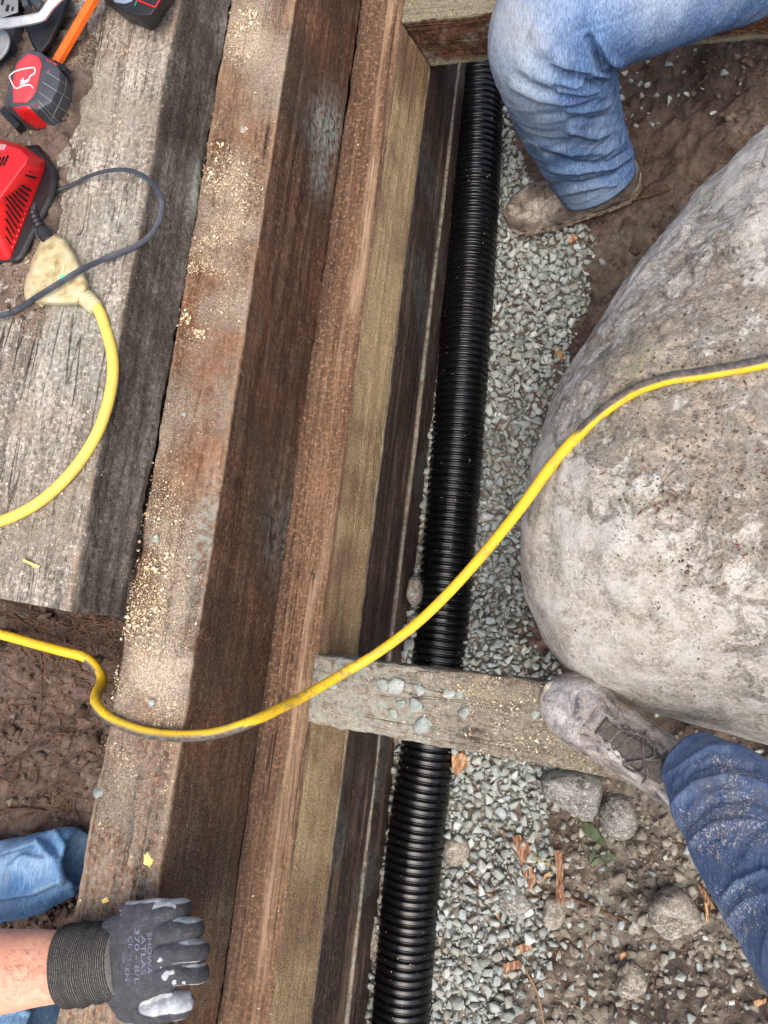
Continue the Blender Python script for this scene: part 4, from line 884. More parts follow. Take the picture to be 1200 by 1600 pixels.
def leather(name, base, light, dark, mudc):
    m = Mat(name, .6, .35); n = m.noise(22, 6, rough=.65, dist=.8); n2 = m.noise(90, 6, rough=.7); n3 = m.noise(300, 4)
    c = m.ramp(n, [(.38, srgb(*dark)), (.47, srgb(*base)), (.58, srgb(*light))]); c = m.mix(m.ramp(n2, [(.50, 0.), (.58, .75)]), c, srgb(*mudc)); c = m.mix(m.ramp(n3, [(.36, .6), (.46, 0.)]), c, srgb(*dark))
    sc_ = m.math('ABSOLUTE', m.math('SUBTRACT', m.noise(1, 4, (22, 22, 22), .6, dist=1.5), .5)); c = m.mix(m.ramp(sc_, [(.002, .35), (.008, 0.)]), c, srgb(*dark)); m.color(c); m.rough(m.ramp(n2, [(.4, .42), (.65, .85)])); m.bump(n2, .0015); m.bump(n3, .0004); return m.m
def shoe(root, heel, toe, up, mu, ms, mc, ml, name='shoe', side=1, k=1.):
    L = np.linalg.norm(toe-heel); X = (toe-heel)/L; up = np.array(up, float); up -= X*up.dot(X); up /= np.linalg.norm(up); Y = np.cross(up, X)
    s = L/.30
    xs = np.r_[np.linspace(0, .02, 10), np.linspace(.022, .27, 84), np.linspace(.272, .30, 18)]
    kx = [0, .006, .03, .08, .13, .18, .215, .25, .275, .29, .297, .30]
    w = np.interp(xs, kx, [.004, .018, .036, .040, .042, .047, .050, .0475, .038, .025, .014, .003])*k
    h = np.interp(xs, kx, [.05, .078, .098, .105, .096, .076, .062, .055, .046, .034, .025, .016])
    c = side*np.interp(xs, [0, .1, .2, .3], [0, -.003, .002, .006])
    sm = lambda a: np.convolve(np.r_[[a[0]]*2, a, [a[-1]]*2], [.1, .2, .4, .2, .1], 'valid')
    w, h, c = sm(w), sm(h), sm(c)
    def shell(name, i0, i1, grow, z0, ztop, mat, nv=72, disp=.0012, seed=3):
        th = np.linspace(0, 2*np.pi, nv, endpoint=False); co, si = np.cos(th), np.sin(th); V = []
        for i in range(i0, i1):
            e = .85; yy = np.sign(co)*np.abs(co)**.8*(w[i]+grow)*(1-.16*np.clip(si, 0, 1))
            hh = (h[i] if ztop is None else ztop)-z0
            zz = z0+np.where(si > 0, hh*np.abs(si)**e, 0)+np.where(si > 0, grow*.6, 0)
            yy = np.where(si < 0, yy*1.0, yy); xx = xs[i]+grow*np.sign(xs[i]-.15)*min(1, abs(xs[i]-.15)/.12)
            V.append(heel+s*(xx*X[None]+(c[i]+yy)[:, None]*Y[None]+zz[:, None]*up[None]))
        V = np.array(V); n = vnormals(V); ctr = V.mean(1, keepdims=True); n *= np.sign(((V-ctr)*n).sum())
        V = V+n*(disp*(fbm(V, 30, 3, seed)+.6*fbm(V, 90, 3, seed+2)))[..., None]
        nu = len(V); fl = gridfaces(nu, nv, True).tolist()+[list(range(nv)), list(range((nu-1)*nv, nu*nv))[::-1]]
        me = mesh(name, V.reshape(-1, 3), fl); bm = bmesh.new(); bm.from_mesh(me); bmesh.ops.recalc_face_normals(bm, faces=bm.faces); bm.to_mesh(me); bm.free()
        return V, me
    V, me = shell(name, 0, len(xs), 0, .010, None, mu); o = link(name, me, mu, root)
    bv = bvh_of(o); rl = np.array(root_loc(root)); O = lambda p: tuple(np.array(p))
    def sub(nm, me, mat, sm_=True):
        ob = link(nm, me, mat, None, sm_); ob.parent = o; ob.location = (0, 0, 0); return ob
    _, me = shell('sole', 0, len(xs), .0035, 0, .026, ms, disp=.0008, seed=9); sub('sole', me, ms)
    i0 = int(np.searchsorted(xs, .222)); _, me = shell('toe_cap', i0, len(xs)-1, .0012, .012, None, mc, disp=.0014, seed=3); sub('toe_cap', me, mc)
    def on(x, y, dz=.0015):
        p = heel+s*(x*X+y*Y+.2*up); hit = bv.ray_cast(Vector(p), Vector(-up)); return (np.array(hit[0]) if hit[0] is not None else p-up*.14*s)+up*dz
    pvE, pfE = stone_proto(6, 40, 1., .02)
    mt_ = plain('tongue_dark', srgb(92, 86, 80), .8, .2, .35, .001, 150)
    Tg = np.array([[on(x, y*(1+.25*math.sin(x*60)), .0016+.0012*math.cos(y*60)) for y in np.linspace(-.016, .016, 9)] for x in np.linspace(.095, .205, 34)]); ob = link('tongue', mesh('tongue', Tg.reshape(-1, 3), gridfaces(34, 9)), mt_, None); ob.parent = o
    sd_ = ob.modifiers.new('t', 'SOLIDIFY'); sd_.thickness = .001
    def tb(nm, pts, r_, mat):
        P = resample(catmull(pts, 8), .0015); ob = tubemesh(nm, P, r_, 8, mat, None); ob.parent = o; return ob
    for i in range(5):
        x = .128+.016*i; a = .020-.0012*i
        tb('lace', [on(x-.003, -a), on(x+.004, -a*.5, .003), on(x+.005, a*.5, .0032), on(x+.011, a)], .0013, ml); tb('lace', [on(x+.011, -a), on(x+.006, -a*.4, .0022), on(x+.004, a*.4, .002), on(x-.003, a)], .0013, ml)
    for sg in (-1, 1):
        tb('lace', [on(.132, 0, .004), on(.125, sg*.012, .010), on(.132, sg*.024, .007), on(.148, sg*.026, .005), on(.143, sg*.014, .008), on(.133, sg*.003, .006)], .0015, ml)
        tb('lace', [on(.132, 0, .004), on(.116, sg*.014, .006), on(.112, sg*.030, .004)], .0015, ml)
        for i in range(5):
            p_ = on(.128+.016*i-.001, sg*.0215, .0008); ob = link('eyelet', mesh('eyelet', pvE*.0026*np.array([1, 1, .5])+p_, pfE), ml, None); ob.parent = o
        # seam rolls along the quarters
        tb('seam', [on(.218, sg*.030, .0006), on(.20, sg*.024, .0006), on(.17, sg*.0225, .0006), on(.13, sg*.025, .0006), on(.10, sg*.028, .0006)], .0011, mu)
    tb('seam', [on(.222, y, .0008) for y in np.linspace(-.042, .042, 9)], .0011, mu)
    return o

def build_people():
    da = denim('faded_denim', (62, 88, 132), (92, 124, 166), (172, 188, 204)); dl = denim('light_denim', (72, 112, 158), (108, 152, 194), (160, 190, 216)); dd = denim('dusty_denim', (42, 66, 108), (70, 102, 148), (122, 150, 182))
    # --- A: crouching, top right
    r = empty('person', at(900, 330, .14), 'crouching person in faded blue jeans and muddy brown shoe, knee beside the far cross timber', 'person')
    c = lambda pts: [(720+x/2.5, y/2.5) for x, y in pts]
    fold = [(c([(290, 120), (330, 190), (390, 245), (480, 262), (560, 295), (610, 280)]), 5, .010), (c([(330, 245), (400, 285), (470, 300), (560, 335), (600, 320)]), 5, -.010), (c([(300, 280), (380, 310), (440, 330), (500, 300)]), 4, .007), (c([(210, 220), (280, 290), (350, 320)]), 5, .006), (c([(540, 160), (570, 220), (620, 250)]), 5, .010), (c([(500, 150), (530, 220), (560, 250)]), 5, -.008),
            (c([(440, 120), (600, 80), (760, 20)]), 3, -.0012), (c([(380, 345), (480, 360), (580, 330)]), 4, .006), (c([(200, 330), (300, 380), (420, 400), (560, 370)]), 5, .004), (c([(230, 300), (320, 350), (430, 370)]), 5, -.004), (c([(420, 430), (520, 430), (600, 400)]), 4, .005), (c([(430, 470), (520, 470), (600, 450)]), 5, -.005), (c([(430, 510), (520, 530), (620, 500)]), 5, .006),
            (c([(300, 560), (430, 590), (560, 590), (650, 540)]), 5, .005), (c([(330, 600), (450, 640), (580, 640), (660, 590)]), 5, -.006), (c([(350, 660), (470, 660), (600, 650), (670, 600)]), 5, .007), (c([(370, 720), (480, 720), (600, 690), (660, 640)]), 5, -.005), (c([(375, 760), (470, 740), (600, 720)]), 4, .005), (c([(375, 300), (395, 420), (420, 560), (470, 700), (495, 780)]), 1.8, .0016), (c([(340, 150), (420, 210), (480, 240)]), 4, -.005), (c([(260, 80), (330, 110), (420, 110)]), 6, .003)]
    def mk(V):
        q = proj(V); x, y = q[:, 0], q[:, 1]; n = fbm(V, 22, 3, 4)
        fade = 1.35*blob(x, y, 800, 60, 60, 80)+.5*blob(x, y, 820, 150, 35, 60, -.3)+.55*blob(x, y, 1000, 0, 140, 40)+.35*blob(x, y, 850, 190, 30, 60)+.3*n-.3*sst(230, 300, y)
        scr = .7*np.exp(-(dpoly(x, y, c([(250, 550), (290, 560), (310, 590), (340, 605)]))/2.5)**2)+.5*np.exp(-(dpoly(x, y, c([(470, 570), (540, 570), (600, 550)]))/1.6)**2)
        return np.clip(fade+scr, 0, 1), .55*blob(x, y, 795, 25, 45, 50)+.3*sst(270, 305, y)+.25*blob(x, y, 830, 60, 30, 30), .12+0*x
    limb('jeans', [(1420, -200, .52, 125), (1200, -105, .58, 112), (1060, -48, .62, 106), (960, -12, .64, 104), (893, 18, .64, 104), (862, 58, .62, 98), (868, 104, .56, 89), (882, 160, .45, 81), (902, 215, .34, 71), (922, 258, .27, 64), (934, 287, .232, 60)], da, r, fold, 240, .0028, .0026, 3, mk)
    mu = leather('muddy_leather', (116, 108, 100), (160, 152, 142), (66, 60, 55), (118, 106, 94)); ms = leather('mud_sole', (134, 122, 108), (176, 164, 148), (84, 72, 62), (104, 84, 70)); mc = leather('scuffed_toe', (126, 117, 107), (176, 167, 154), (82, 74, 67), (112, 99, 86)); ml = plain('dirty_lace', srgb(112, 104, 96), .8)
    h_, t_ = at(1000, 284, .185), at(793, 346, .160)
    shoe(r, h_, t_, (0, 0, 1), mu, ms, mc, ml, side=-1, k=1.14)
    # --- B: the near leg, lower right
    r = empty('person', at(980, 1170, .6), 'standing person in dark blue jeans flecked with sawdust, grey dusty boot on the cross timber', 'person')
    fold = [([(1036, 1215), (1075, 1190), (1110, 1170), (1140, 1172)], 4, .0035), ([(1048, 1240), (1080, 1205), (1120, 1190), (1180, 1200)], 4, -.004), ([(1052, 1262), (1090, 1225), (1140, 1215), (1200, 1235)], 6, .0055), ([(1062, 1300), (1110, 1255), (1170, 1245), (1200, 1260)], 6, -.004),
            ([(1075, 1320), (1120, 1290), (1180, 1285)], 6, .004), ([(1130, 1410), (1160, 1380), (1200, 1365)], 3, .005), ([(1120, 1400), (1150, 1370), (1200, 1350)], 4, -.004), ([(1140, 1440), (1170, 1410), (1210, 1400)], 7, .004)]
    def mk(V):
        q = proj(V); x, y = q[:, 0], q[:, 1]
        s_ = .58+.45*blob(x, y, 1130, 1190, 35, 20)+.6*blob(x, y, 1150, 1250, 45, 45)+.5*blob(x, y, 1180, 1300, 40, 30)+.8*blob(x, y, 1150, 1420, 35, 60, .5)+.35*blob(x, y, 1090, 1270, 30, 50)+.35*blob(x, y, 1110, 1330, 40, 60)+.3*fbm(V, 25, 3, 8)
        return .35*sst(1130, 1200, x)*sst(1340, 1420, y)+.25+.3*fbm(V, 20, 3, 2), .22+.35*blob(x, y, 1150, 1250, 60, 60), s_
    limb('jeans', [(1075, 1187, .690, 50), (1096, 1206, .705, 62), (1130, 1240, .735, 84), (1172, 1298, .78, 98), (1215, 1365, .83, 108), (1290, 1462, .90, 124), (1390, 1580, 1.0, 150), (1480, 1700, 1.06, 170), (1500, 1900, 1.08, 190)], dd, r, fold, 240, .0028, .0020, 13, mk)
    mu = leather('dusty_grey_leather', (132, 126, 122), (196, 190, 182), (58, 55, 58), (160, 148, 132)); mc = leather('dusty_toe_leather', (138, 136, 136), (186, 184, 180), (82, 80, 82), (158, 150, 140)); ms = leather('grey_sole', (150, 144, 132), (180, 172, 160), (92, 86, 78), (140, 126, 108)); ml = plain('black_lace', srgb(104, 98, 92), .8, .2, .5, .0006, 200)
    shoe(r, at(1115, 1262, .608), at(858, 1068, .612), (0, 0, 1), mu, ms, mc, ml, side=1, k=1.12)
    # --- C: gloved hand, lower left
    r = empty('person', at(100, 1510, .80), 'kneeling person in light blue jeans, bare forearm and dark work glove', 'person')
    def mk(V):
        q = proj(V); x, y = q[:, 0], q[:, 1]; n = fbm(V, 24, 3, 4)
        return .35+.5*n+.5*blob(x, y, 40, 1350, 50, 20), .35*blob(x, y, 5, 1372, 12, 14)+.3*blob(x, y, 60, 1350, 16, 16), 0*x
    fold = [([(60, 1318), (85, 1345), (95, 1380)], 4, .006), ([(88, 1305), (105, 1330), (118, 1350)], 4, .006), ([(75, 1312), (95, 1338), (108, 1368)], 4, -.006), ([(20, 1355), (40, 1340), (70, 1345)], 5, .004), ([(0, 1400), (50, 1392), (100, 1370)], 5, .005), ([(0, 1412), (50, 1405), (105, 1385)], 4, -.004), ([(0, 1336), (30, 1330), (55, 1322)], 1.6, -.0014)]
    limb('jeans_leg', [(-380, 1420, .74, 92), (-220, 1400, .74, 86), (-80, 1385, .74, 68), (0, 1378, .74, 58), (60, 1362, .745, 56), (95, 1350, .745, 52), (116, 1343, .745, 46), (124, 1341, .745, 38)], dl, r, fold, 160, .003, .003, 23, mk, wr=1.1)
    limb('jeans_leg', [(-380, 1700, .73, 90), (-200, 1665, .73, 80), (-60, 1640, .74, 72), (20, 1625, .745, 60), (58, 1617, .745, 54), (72, 1614, .745, 46)], dl, r, [([(0, 1585), (30, 1580), (70, 1590)], 5, .005)], 140, .003, .003, 27, mk)
    sk = Mat('skin', .5, .4); n = sk.noise(30, 5); sk.color(sk.mix(sk.ramp(sk.noise(160, 4, rough=.7), [(.38, .2), (.5, 0.)]), sk.ramp(n, [(.3, srgb(204, 144, 118)), (.55, srgb(214, 158, 130)), (.75, srgb(222, 172, 146))]), srgb(176, 112, 88)))
    sk.b.inputs['Subsurface Weight'].default_value = .12; sk.b.inputs['Subsurface Radius'].default_value = (.01, .004, .002); sk.b.inputs['Subsurface Scale'].default_value = .5
    sk.bump(sk.noise(260, 5), .0006)
    K = catmull([list(at(x, y, z))+[w_*mpp(x, y, z)] for x, y, z, w_ in [(-420, 1560, .90, 76), (-260, 1542, .885, 74), (-120, 1528, .862, 70), (0, 1518, .848, 60), (50, 1513, .843, 55), (90, 1510, .84, 51), (120, 1508, .838, 49), (150, 1506, .838, 49)]], 12); K = resample(K, .003)
    arm = tubemesh('forearm', K[:, :3], K[:, 3], 64, sk.m, r, R2=K[:, 3]*.8, disp=lambda V: V+vnormals(V)*0+(.0009*fbm(V, 22, 3, 5))[..., None]*np.array([0, 0, 1.]))
    bv = bvh_of(arm); R_ = np.random.default_rng(4); Vs = []; Fs = []; kk = 0
    for _ in range(260):
        x, y = R_.uniform(0, 84), R_.normal(1512, 30)
        p = cast(bv, x, y, .86)
        if not (1458 < y < 1570): continue
        a = R_.normal(-.1, .5); l = R_.uniform(.005, .011); d = np.array([math.cos(a), math.sin(a), .12]); e = np.array([-d[1], d[0], 0])*.00011
        b = p+d*l*.5+[0, 0, .0006]; t = p+d*l+[0, 0, .0003]-e*5
        Vs += [p-e, p+e, b+e, b-e, t]; Fs += [(kk, kk+1, kk+2, kk+3), (kk+3, kk+2, kk+4)]; kk += 5
    ho = link('arm_hair', mesh('arm_hair', np.array(Vs), Fs), plain('hair_brown', srgb(150, 100, 78), .7), None); ho.parent = arm; ho['kind'] = 'stuff'
    # glove: palm, fingers and thumb grown together
    bm = bmesh.new()
    def add(keys, flat=1., nv=28):
        K = catmull([list(at(x, y, z))+[w_] for x, y, z, w_ in keys], 8); K = resample(K, .0015)
        # rounded ends
        s_ = np.r_[0, np.cumsum(np.linalg.norm(np.diff(K[:, :3], axis=0), axis=1))]; L = s_[-1]; R0 = K[:, 3].copy()
        rr = R0*np.sqrt(np.clip(1-np.clip((s_-(L-R0[-1]))/R0[-1], 0, 1)**2, .0004, 1))*np.sqrt(np.clip(1-np.clip((R0[0]-s_)/R0[0], 0, 1)**2, .0004, 1)) if flat == 1 else R0*np.clip(np.minimum(s_, L-s_)/.008, .05, 1)**.5
        V = tube(K[:, :3], rr, nv, rr if flat == 1 else np.full(len(K), flat)*np.clip(np.minimum(s_, L-s_)/.010, .05, 1)**.5)
        vs = [[bm.verts.new(v) for v in ring] for ring in V.tolist()]
        for i in range(len(vs)-1):
            for j in range(nv): bm.faces.new([vs[i][j], vs[i][(j+1) % nv], vs[i+1][(j+1) % nv], vs[i+1][j]])
        bm.faces.new(vs[0]); bm.faces.new(vs[-1])
    m_ = mpp(220, 1490, .84)
    add([(160, 1500, .844, 56*m_), (176, 1500, .845, 66*m_), (200, 1500, .843, 83*m_), (228, 1490, .841, 80*m_), (256, 1478, .840, 70*m_), (278, 1474, .836, 60*m_), (290, 1472, .83, 50*m_)], .0165, 40)
    for ks in ([(238, 1432, .841, .0125), (262, 1424, .842, .0122), (281, 1420, .830, .0112), (287, 1420, .806, .0105), (272, 1422, .786, .0095)],
               [(240, 1460, .844, .013), (270, 1454, .846, .0125), (299, 1451, .832, .0114), (305, 1451, .802, .0108), (288, 1451, .776, .010)],
               [(240, 1490, .845, .013), (272, 1486, .848, .0126), (307, 1485, .833, .0116), (313, 1485, .799, .011), (293, 1484, .770, .010)],
               [(240, 1520, .843, .013), (270, 1520, .845, .0126), (306, 1520, .831, .0116), (311, 1519, .800, .011), (292, 1517, .774, .010)]): add(ks)
    add([(185, 1560, .838, .018), (212, 1573, .836, .017), (245, 1575, .838, .0160), (280, 1570, .836, .0150), (303, 1564, .832, .0140)])
    bmesh.ops.recalc_face_normals(bm, faces=bm.faces)
    me = bpy.data.meshes.new('tmp'); bm.to_mesh(me); bm.free(); ob = bpy.data.objects.new('tmp', me); COL.objects.link(ob)
    md = ob.modifiers.new('r', 'REMESH'); md.mode = 'VOXEL'; md.voxel_size = .0011; sm_ = ob.modifiers.new('s', 'SMOOTH'); sm_.iterations = 4; sm_.factor = .5
    dg = bpy.context.evaluated_depsgraph_get(); gm = bpy.data.meshes.new_from_object(ob.evaluated_get(dg)); bpy.data.objects.remove(ob)
    V = np.empty(len(gm.vertices)*3); gm.vertices.foreach_get('co', V); V = V.reshape(-1, 3); N = np.empty(len(gm.vertices)*3); gm.vertices.foreach_get('normal', N); N = N.reshape(-1, 3)
    q = proj(V); x, y = q[:, 0], q[:, 1]
    V = V+N*(.0009*fbm(V, 55, 3, 6)+.0008*fbm(V*np.array([1, 2.5, 1]), 25, 2, 16)-.0007*np.exp(-((x-262-3*np.sin(y*.1))/2.5)**2)*(N[:, 2] > .5))[:, None]
    th = ((y > 1552+.10*(306-x)*.25) & (x > 212)).astype(float); th *= sst(.0, .12, N[:, 2]*0+1)
    coat = np.clip(sst(.55, .45, N[:, 2]+.10*fbm(V, 60, 3, 2))*sst(.70, .8, np.abs(N[:, 1]))*(x > 270)+sst(.1, .0, N[:, 2])*(x < 270)+sst(.72, .62, N[:, 2]+.06*fbm(V, 60, 2, 2))*(y < 1422)*(x > 196)*(x < 275), 0, 1)
    thumb_m = sst(-1.5, 1.5, y-(1549+(300-x)*.13+1.5*fbm(V, 60, 2, 4)))*sst(216, 221, x+2*fbm(V, 80, 2, 4)); lowb = sst(1576, 1582, y+2*fbm(V, 70, 2, 9)-(x-215)*(-.02))
    thumb_m = sst(-.06, .10, 1-((x-268-3*fbm(V, 50, 2, 4))/52)**2-((y-1568+(x-268)*.16)/(17+3*sst(250, 310, x)+3*fbm(V, 70, 2, 5)))**2)*sst(-.3, .1, N[:, 2])
    coat = np.maximum(coat, thumb_m)
    patch = np.maximum.reduce([sst(.38, .48, blob(x, y, *b_)+.55*fbm(V, 170, 3, 12)*blob(x, y, b_[0], b_[1], 12, 12)) for b_ in [(250, 1500, 6, 4, -.5), (258, 1525, 6, 9, .4), (268, 1520, 5, 3, -.7), (272, 1534, 3, 3), (287, 1535, 3, 3), (252, 1512, 2, 2)]])
    a = gm.color_attributes.new('m', 'FLOAT_COLOR', 'POINT'); a.data.foreach_set('color', rgba(coat, np.clip(patch, 0, 1), np.clip(.5+.6*fbm(V, 30, 3, 3), 0, 1)).astype(np.float32).ravel()); gm.vertices.foreach_set('co', V.astype(np.float32).ravel())
    g = Mat('glove_rubber', .7, .35); at_ = g.attr('m'); n = g.noise(80, 5); n2 = g.noise(420, 3)
    c_ = g.ramp(n, [(.3, srgb(50, 50, 54)), (.6, srgb(68, 69, 74)), (.8, srgb(90, 90, 94))]); c_ = g.mix(g.ramp(n2, [(.35, .5), (.5, 0.)]), c_, srgb(36, 37, 44))
    c_ = g.mix(at_[0], c_, g.ramp(g.noise(70, 5), [(.35, srgb(138, 142, 144)), (.6, srgb(184, 188, 190))])); c_ = g.mix(at_[1], c_, srgb(172, 174, 176)); g.color(c_); g.rough(g.math('SUBTRACT', .75, g.math('MULTIPLY', at_[0], .3)))
    g.bump(n2, .0007); g.bump(g.noise(200, 4), .0008)
    gl = link('glove', gm, g.m, r); gl['label'] = 'dark grey knit work glove with light grey rubber palm and thumb'
    gb = bvh_of(gl)
    # printed lettering on the back of the glove
    pr = plain('print_grey', srgb(112, 116, 136), .7, .2, .2)
    def text(s_, x0, y0, y1, hpx, sx=1.):
        cu = bpy.data.curves.new('t', 'FONT'); cu.body = s_; cu.size = 1; to = bpy.data.objects.new('t', cu); COL.objects.link(to)
        dg = bpy.context.evaluated_depsgraph_get(); dg.update(); tm = bpy.data.meshes.new_from_object(to.evaluated_get(dg)); bpy.data.objects.remove(to)
        b = bmesh.new(); b.from_mesh(tm); xs_ = [v.co.x for v in b.verts]; ys_ = [v.co.y for v in b.verts]; a0, a1, c0, c1 = min(xs_), max(xs_), min(ys_), max(ys_)
        bmesh.ops.triangulate(b, faces=b.faces)
        for _ in range(1): bmesh.ops.subdivide_edges(b, edges=[e for e in b.edges if e.calc_length() > .15], cuts=1)
        bmesh.ops.triangulate(b, faces=b.faces)
        for v in b.verts: v.co = Vector(cast(gb, x0+(v.co.y-c0)/(c1-c0)*hpx, y0+(v.co.x-a0)/(a1-a0)*(y1-y0), .85)+np.array([0, 0, .00035]))
        me = bpy.data.meshes.new('glove_print'); b.to_mesh(me); b.free(); bpy.data.meshes.remove(tm)
        o = link('glove_print', me, pr, None, False); o.parent = gl
    text('SHOWA', 230.5, 1457, 1522, 6.5); text('ATLAS', 220.5, 1461, 1523, 7.5); text('370 - 8/L', 210.5, 1451, 1538, 7.5); text('CE', 201, 1463, 1481, 6); text('EN', 196, 1513, 1532, 5.5); text('AGR.', 191.5, 1487, 1507, 3.6)
    for rr in (5.0, 3.2):
        P = np.array([cast(gb, 201+rr*.9*math.cos(t), 1496+rr*math.sin(t))+[0, 0, .0002] for t in np.linspace(0, 6.28, 22)]); o = tubemesh('glove_print', P, .00028, 4, pr, None); o.parent = gl
    # ribbed cuff
    K = catmull([list(at(x, y, z))+[w_*mpp(x, y, z)] for x, y, z, w_ in [(104, 1509, .842, 60), (110, 1508, .842, 62), (122, 1506, .842, 61), (134, 1505, .842, 63), (146, 1504, .842, 58), (156, 1503, .842, 60), (166, 1502, .842, 57), (176, 1501, .842, 58), (188, 1500, .842, 52)]], 10); K = resample(K, .0006); K[:, 3] *= .95
    s_ = np.arange(len(K))*.0006; prof = K[:, 3]+.0008*np.abs(np.sin(s_*np.pi/.0022))
    def dsp(V):
        return V+ (vnormals(V)*-1)*0+(.0016*fbm(V*np.array([1, .6, 1]), 40, 2, 7))[..., None]*np.array([0, 0, 1])
    k = Mat('ribbed_knit', .95, .1); k1 = k.noise(1, 3, (180, 900, 900), .6); k2 = k.noise(1, 2, (1400, 260, 260), .6); u_ = k.n.new('ShaderNodeSeparateXYZ'); k.nt.links.new(k.tc.outputs['UV'], u_.inputs[0]); sn = k.math('SINE', k.math('MULTIPLY', u_.outputs[1], 2*math.pi/.0022)); k.color(k.mix(k.math('MULTIPLY', k.ramp(sn, [(.35, 0.), (.8, 1.)]), k.ramp(k1, [(.4, .1), (.55, .9)])), srgb(54, 53, 52), srgb(150, 146, 137))); k.bump(k1, .001)
    cu = tubemesh('cuff', K[:, :3], prof, 120, k.m, None, R2=prof*.82, disp=dsp); cu.parent = gl
# ------------------------------------------------------------------ litter
def ong(px, py, z0=.2, dz=0.):
    z = z0
    for _ in range(7): p = at(px, py, z); z = .5*z+.5*float(ground_h(np.array([p[0]]), np.array([p[1]]), False)[0])
    p = at(px, py, z); h = float(ground_h(np.array([p[0]]), np.array([p[1]]))[0]); return at(px, py, h+dz)
def chip(name, pl, dz, mat, label, cat, lift=.004, z=None, thick=.003, group=None, bend=.0):
    pts = [np.array(at(x, y, z+lift)) if z is not None else ong(x, y, .2, lift) for x, y in pl]
    P = np.array(pts); c = P.mean(0); n = len(P)
    # best plane: keep it nearly flat
    A = np.c_[P[:, :2]-c[:2], np.ones(n)]; k, *_ = np.linalg.lstsq(A, P[:, 2], rcond=None); k[:2] = np.clip(k[:2], -.25, .25)
    P[:, 2] = A@k
    R_ = np.random.default_rng(int(pl[0][0]*13+pl[0][1])); D = []
    for i in range(n):
        a, b = P[i], P[(i+1) % n]; D.append(a)
        L = np.linalg.norm(b-a)
        for j in range(1, max(2, int(L/.006))):
            t = j/max(2, int(L/.006)); D.append(a*(1-t)+b*t+R_.normal(size=3)*[.0004, .0004, 0])
    D = np.array(D); up = np.array([0, 0, thick])
    o = poly_solid(name, [D-up, D, c+(D-c)*.86+up*.35+R_.normal(size=D.shape)*[0, 0, .0004]], mat, None, .0, False); tag(o, label, cat, group); return o
def twig(name, pl, rad, mat, label, cat, z0=.2, lift=.003, branches=(), onto=None, group=None, parent=None):
    f = (lambda x, y: ong(x, y, z0, lift)) if onto is None else (lambda x, y: cast(onto, x, y)+np.array([0, 0, lift]))
    R_ = np.random.default_rng(int(pl[0][0]*7+pl[0][1]*3)); P = catmull([f(x, y) for x, y in pl], 8); P = resample(P, .003)
    P = P+.0012*np.stack([fbm(P, 60, 2, 3), fbm(P, 60, 2, 9), .6*fbm(P, 60, 2, 14)], -1)
    t = np.linspace(0, 1, len(P)); o = tubemesh(name, P, rad*(1-.6*t)*(1+.18*fbm(P, 120, 2, 5)), 7, mat, parent)
    if parent is None and label: tag(o, label, cat, group)
    for bp in branches:
        Q = resample(catmull([f(x, y) for x, y in bp], 8), .003); b = tubemesh('side_shoot', Q, rad*.55*(1-.6*np.linspace(0, 1, len(Q))), 6, mat, None); b.parent = o
    return o

def flakes(name, samplers, mat, label, seed=1):
    R_ = np.random.default_rng(seed); Vs = []; Fs = []; k = 0
    for P, N, S in samplers:
        n = len(P); T = R_.normal(size=(n, 3)); T -= N*(T*N).sum(1)[:, None]; T /= np.linalg.norm(T, axis=1)[:, None]; B = np.cross(N, T)
        el = R_.uniform(.35, 1., n)[:, None]; s = S[:, None]; tilt = R_.normal(0, .35, (n, 1))
        a = P+T*s+N*s*tilt; b = P+B*s*el+N*s*.15; c = P-T*s*R_.uniform(.5, 1, (n, 1))-N*s*tilt*.5; d = P-B*s*el*R_.uniform(.5, 1, (n, 1))+N*s*.1; t = P+N*s*R_.uniform(.25, .6, (n, 1))
        up = N*(.0003+np.abs(tilt)*s*.4); V = np.stack([a, b, c, d, t], 1)+up[:, None]; Vs.append(V.reshape(-1, 3))
        i = k+np.arange(n)[:, None]*5; Fs.append(np.concatenate([i+[0, 1, 4], i+[1, 2, 4], i+[2, 3, 4], i+[3, 0, 4]], 0)); k += n*5
    o = link(name, mesh(name, np.vstack(Vs), np.vstack(Fs).astype(int)), mat, None, False); return tag(o, label, kind='stuff')
def plane_samples(R_, n, x0, x1, y0, y1, zf, Nn, dens, size):
    X = R_.uniform(x0, x1, n); Y = R_.uniform(y0, y1, n); t = (X-x0)/(x1-x0); P = np.stack([X, Y, zf(X, Y, t)], -1)
    q = proj(P); d = dens(P, q[:, 0], q[:, 1]); k = R_.random(n) < d; P = P[k]; m_ = len(P)
    S = size[0]*np.exp(R_.normal(0, size[1], m_)); return P, np.broadcast_to(np.array(Nn, float)/np.linalg.norm(Nn), P.shape), np.clip(S, .0003, .004)
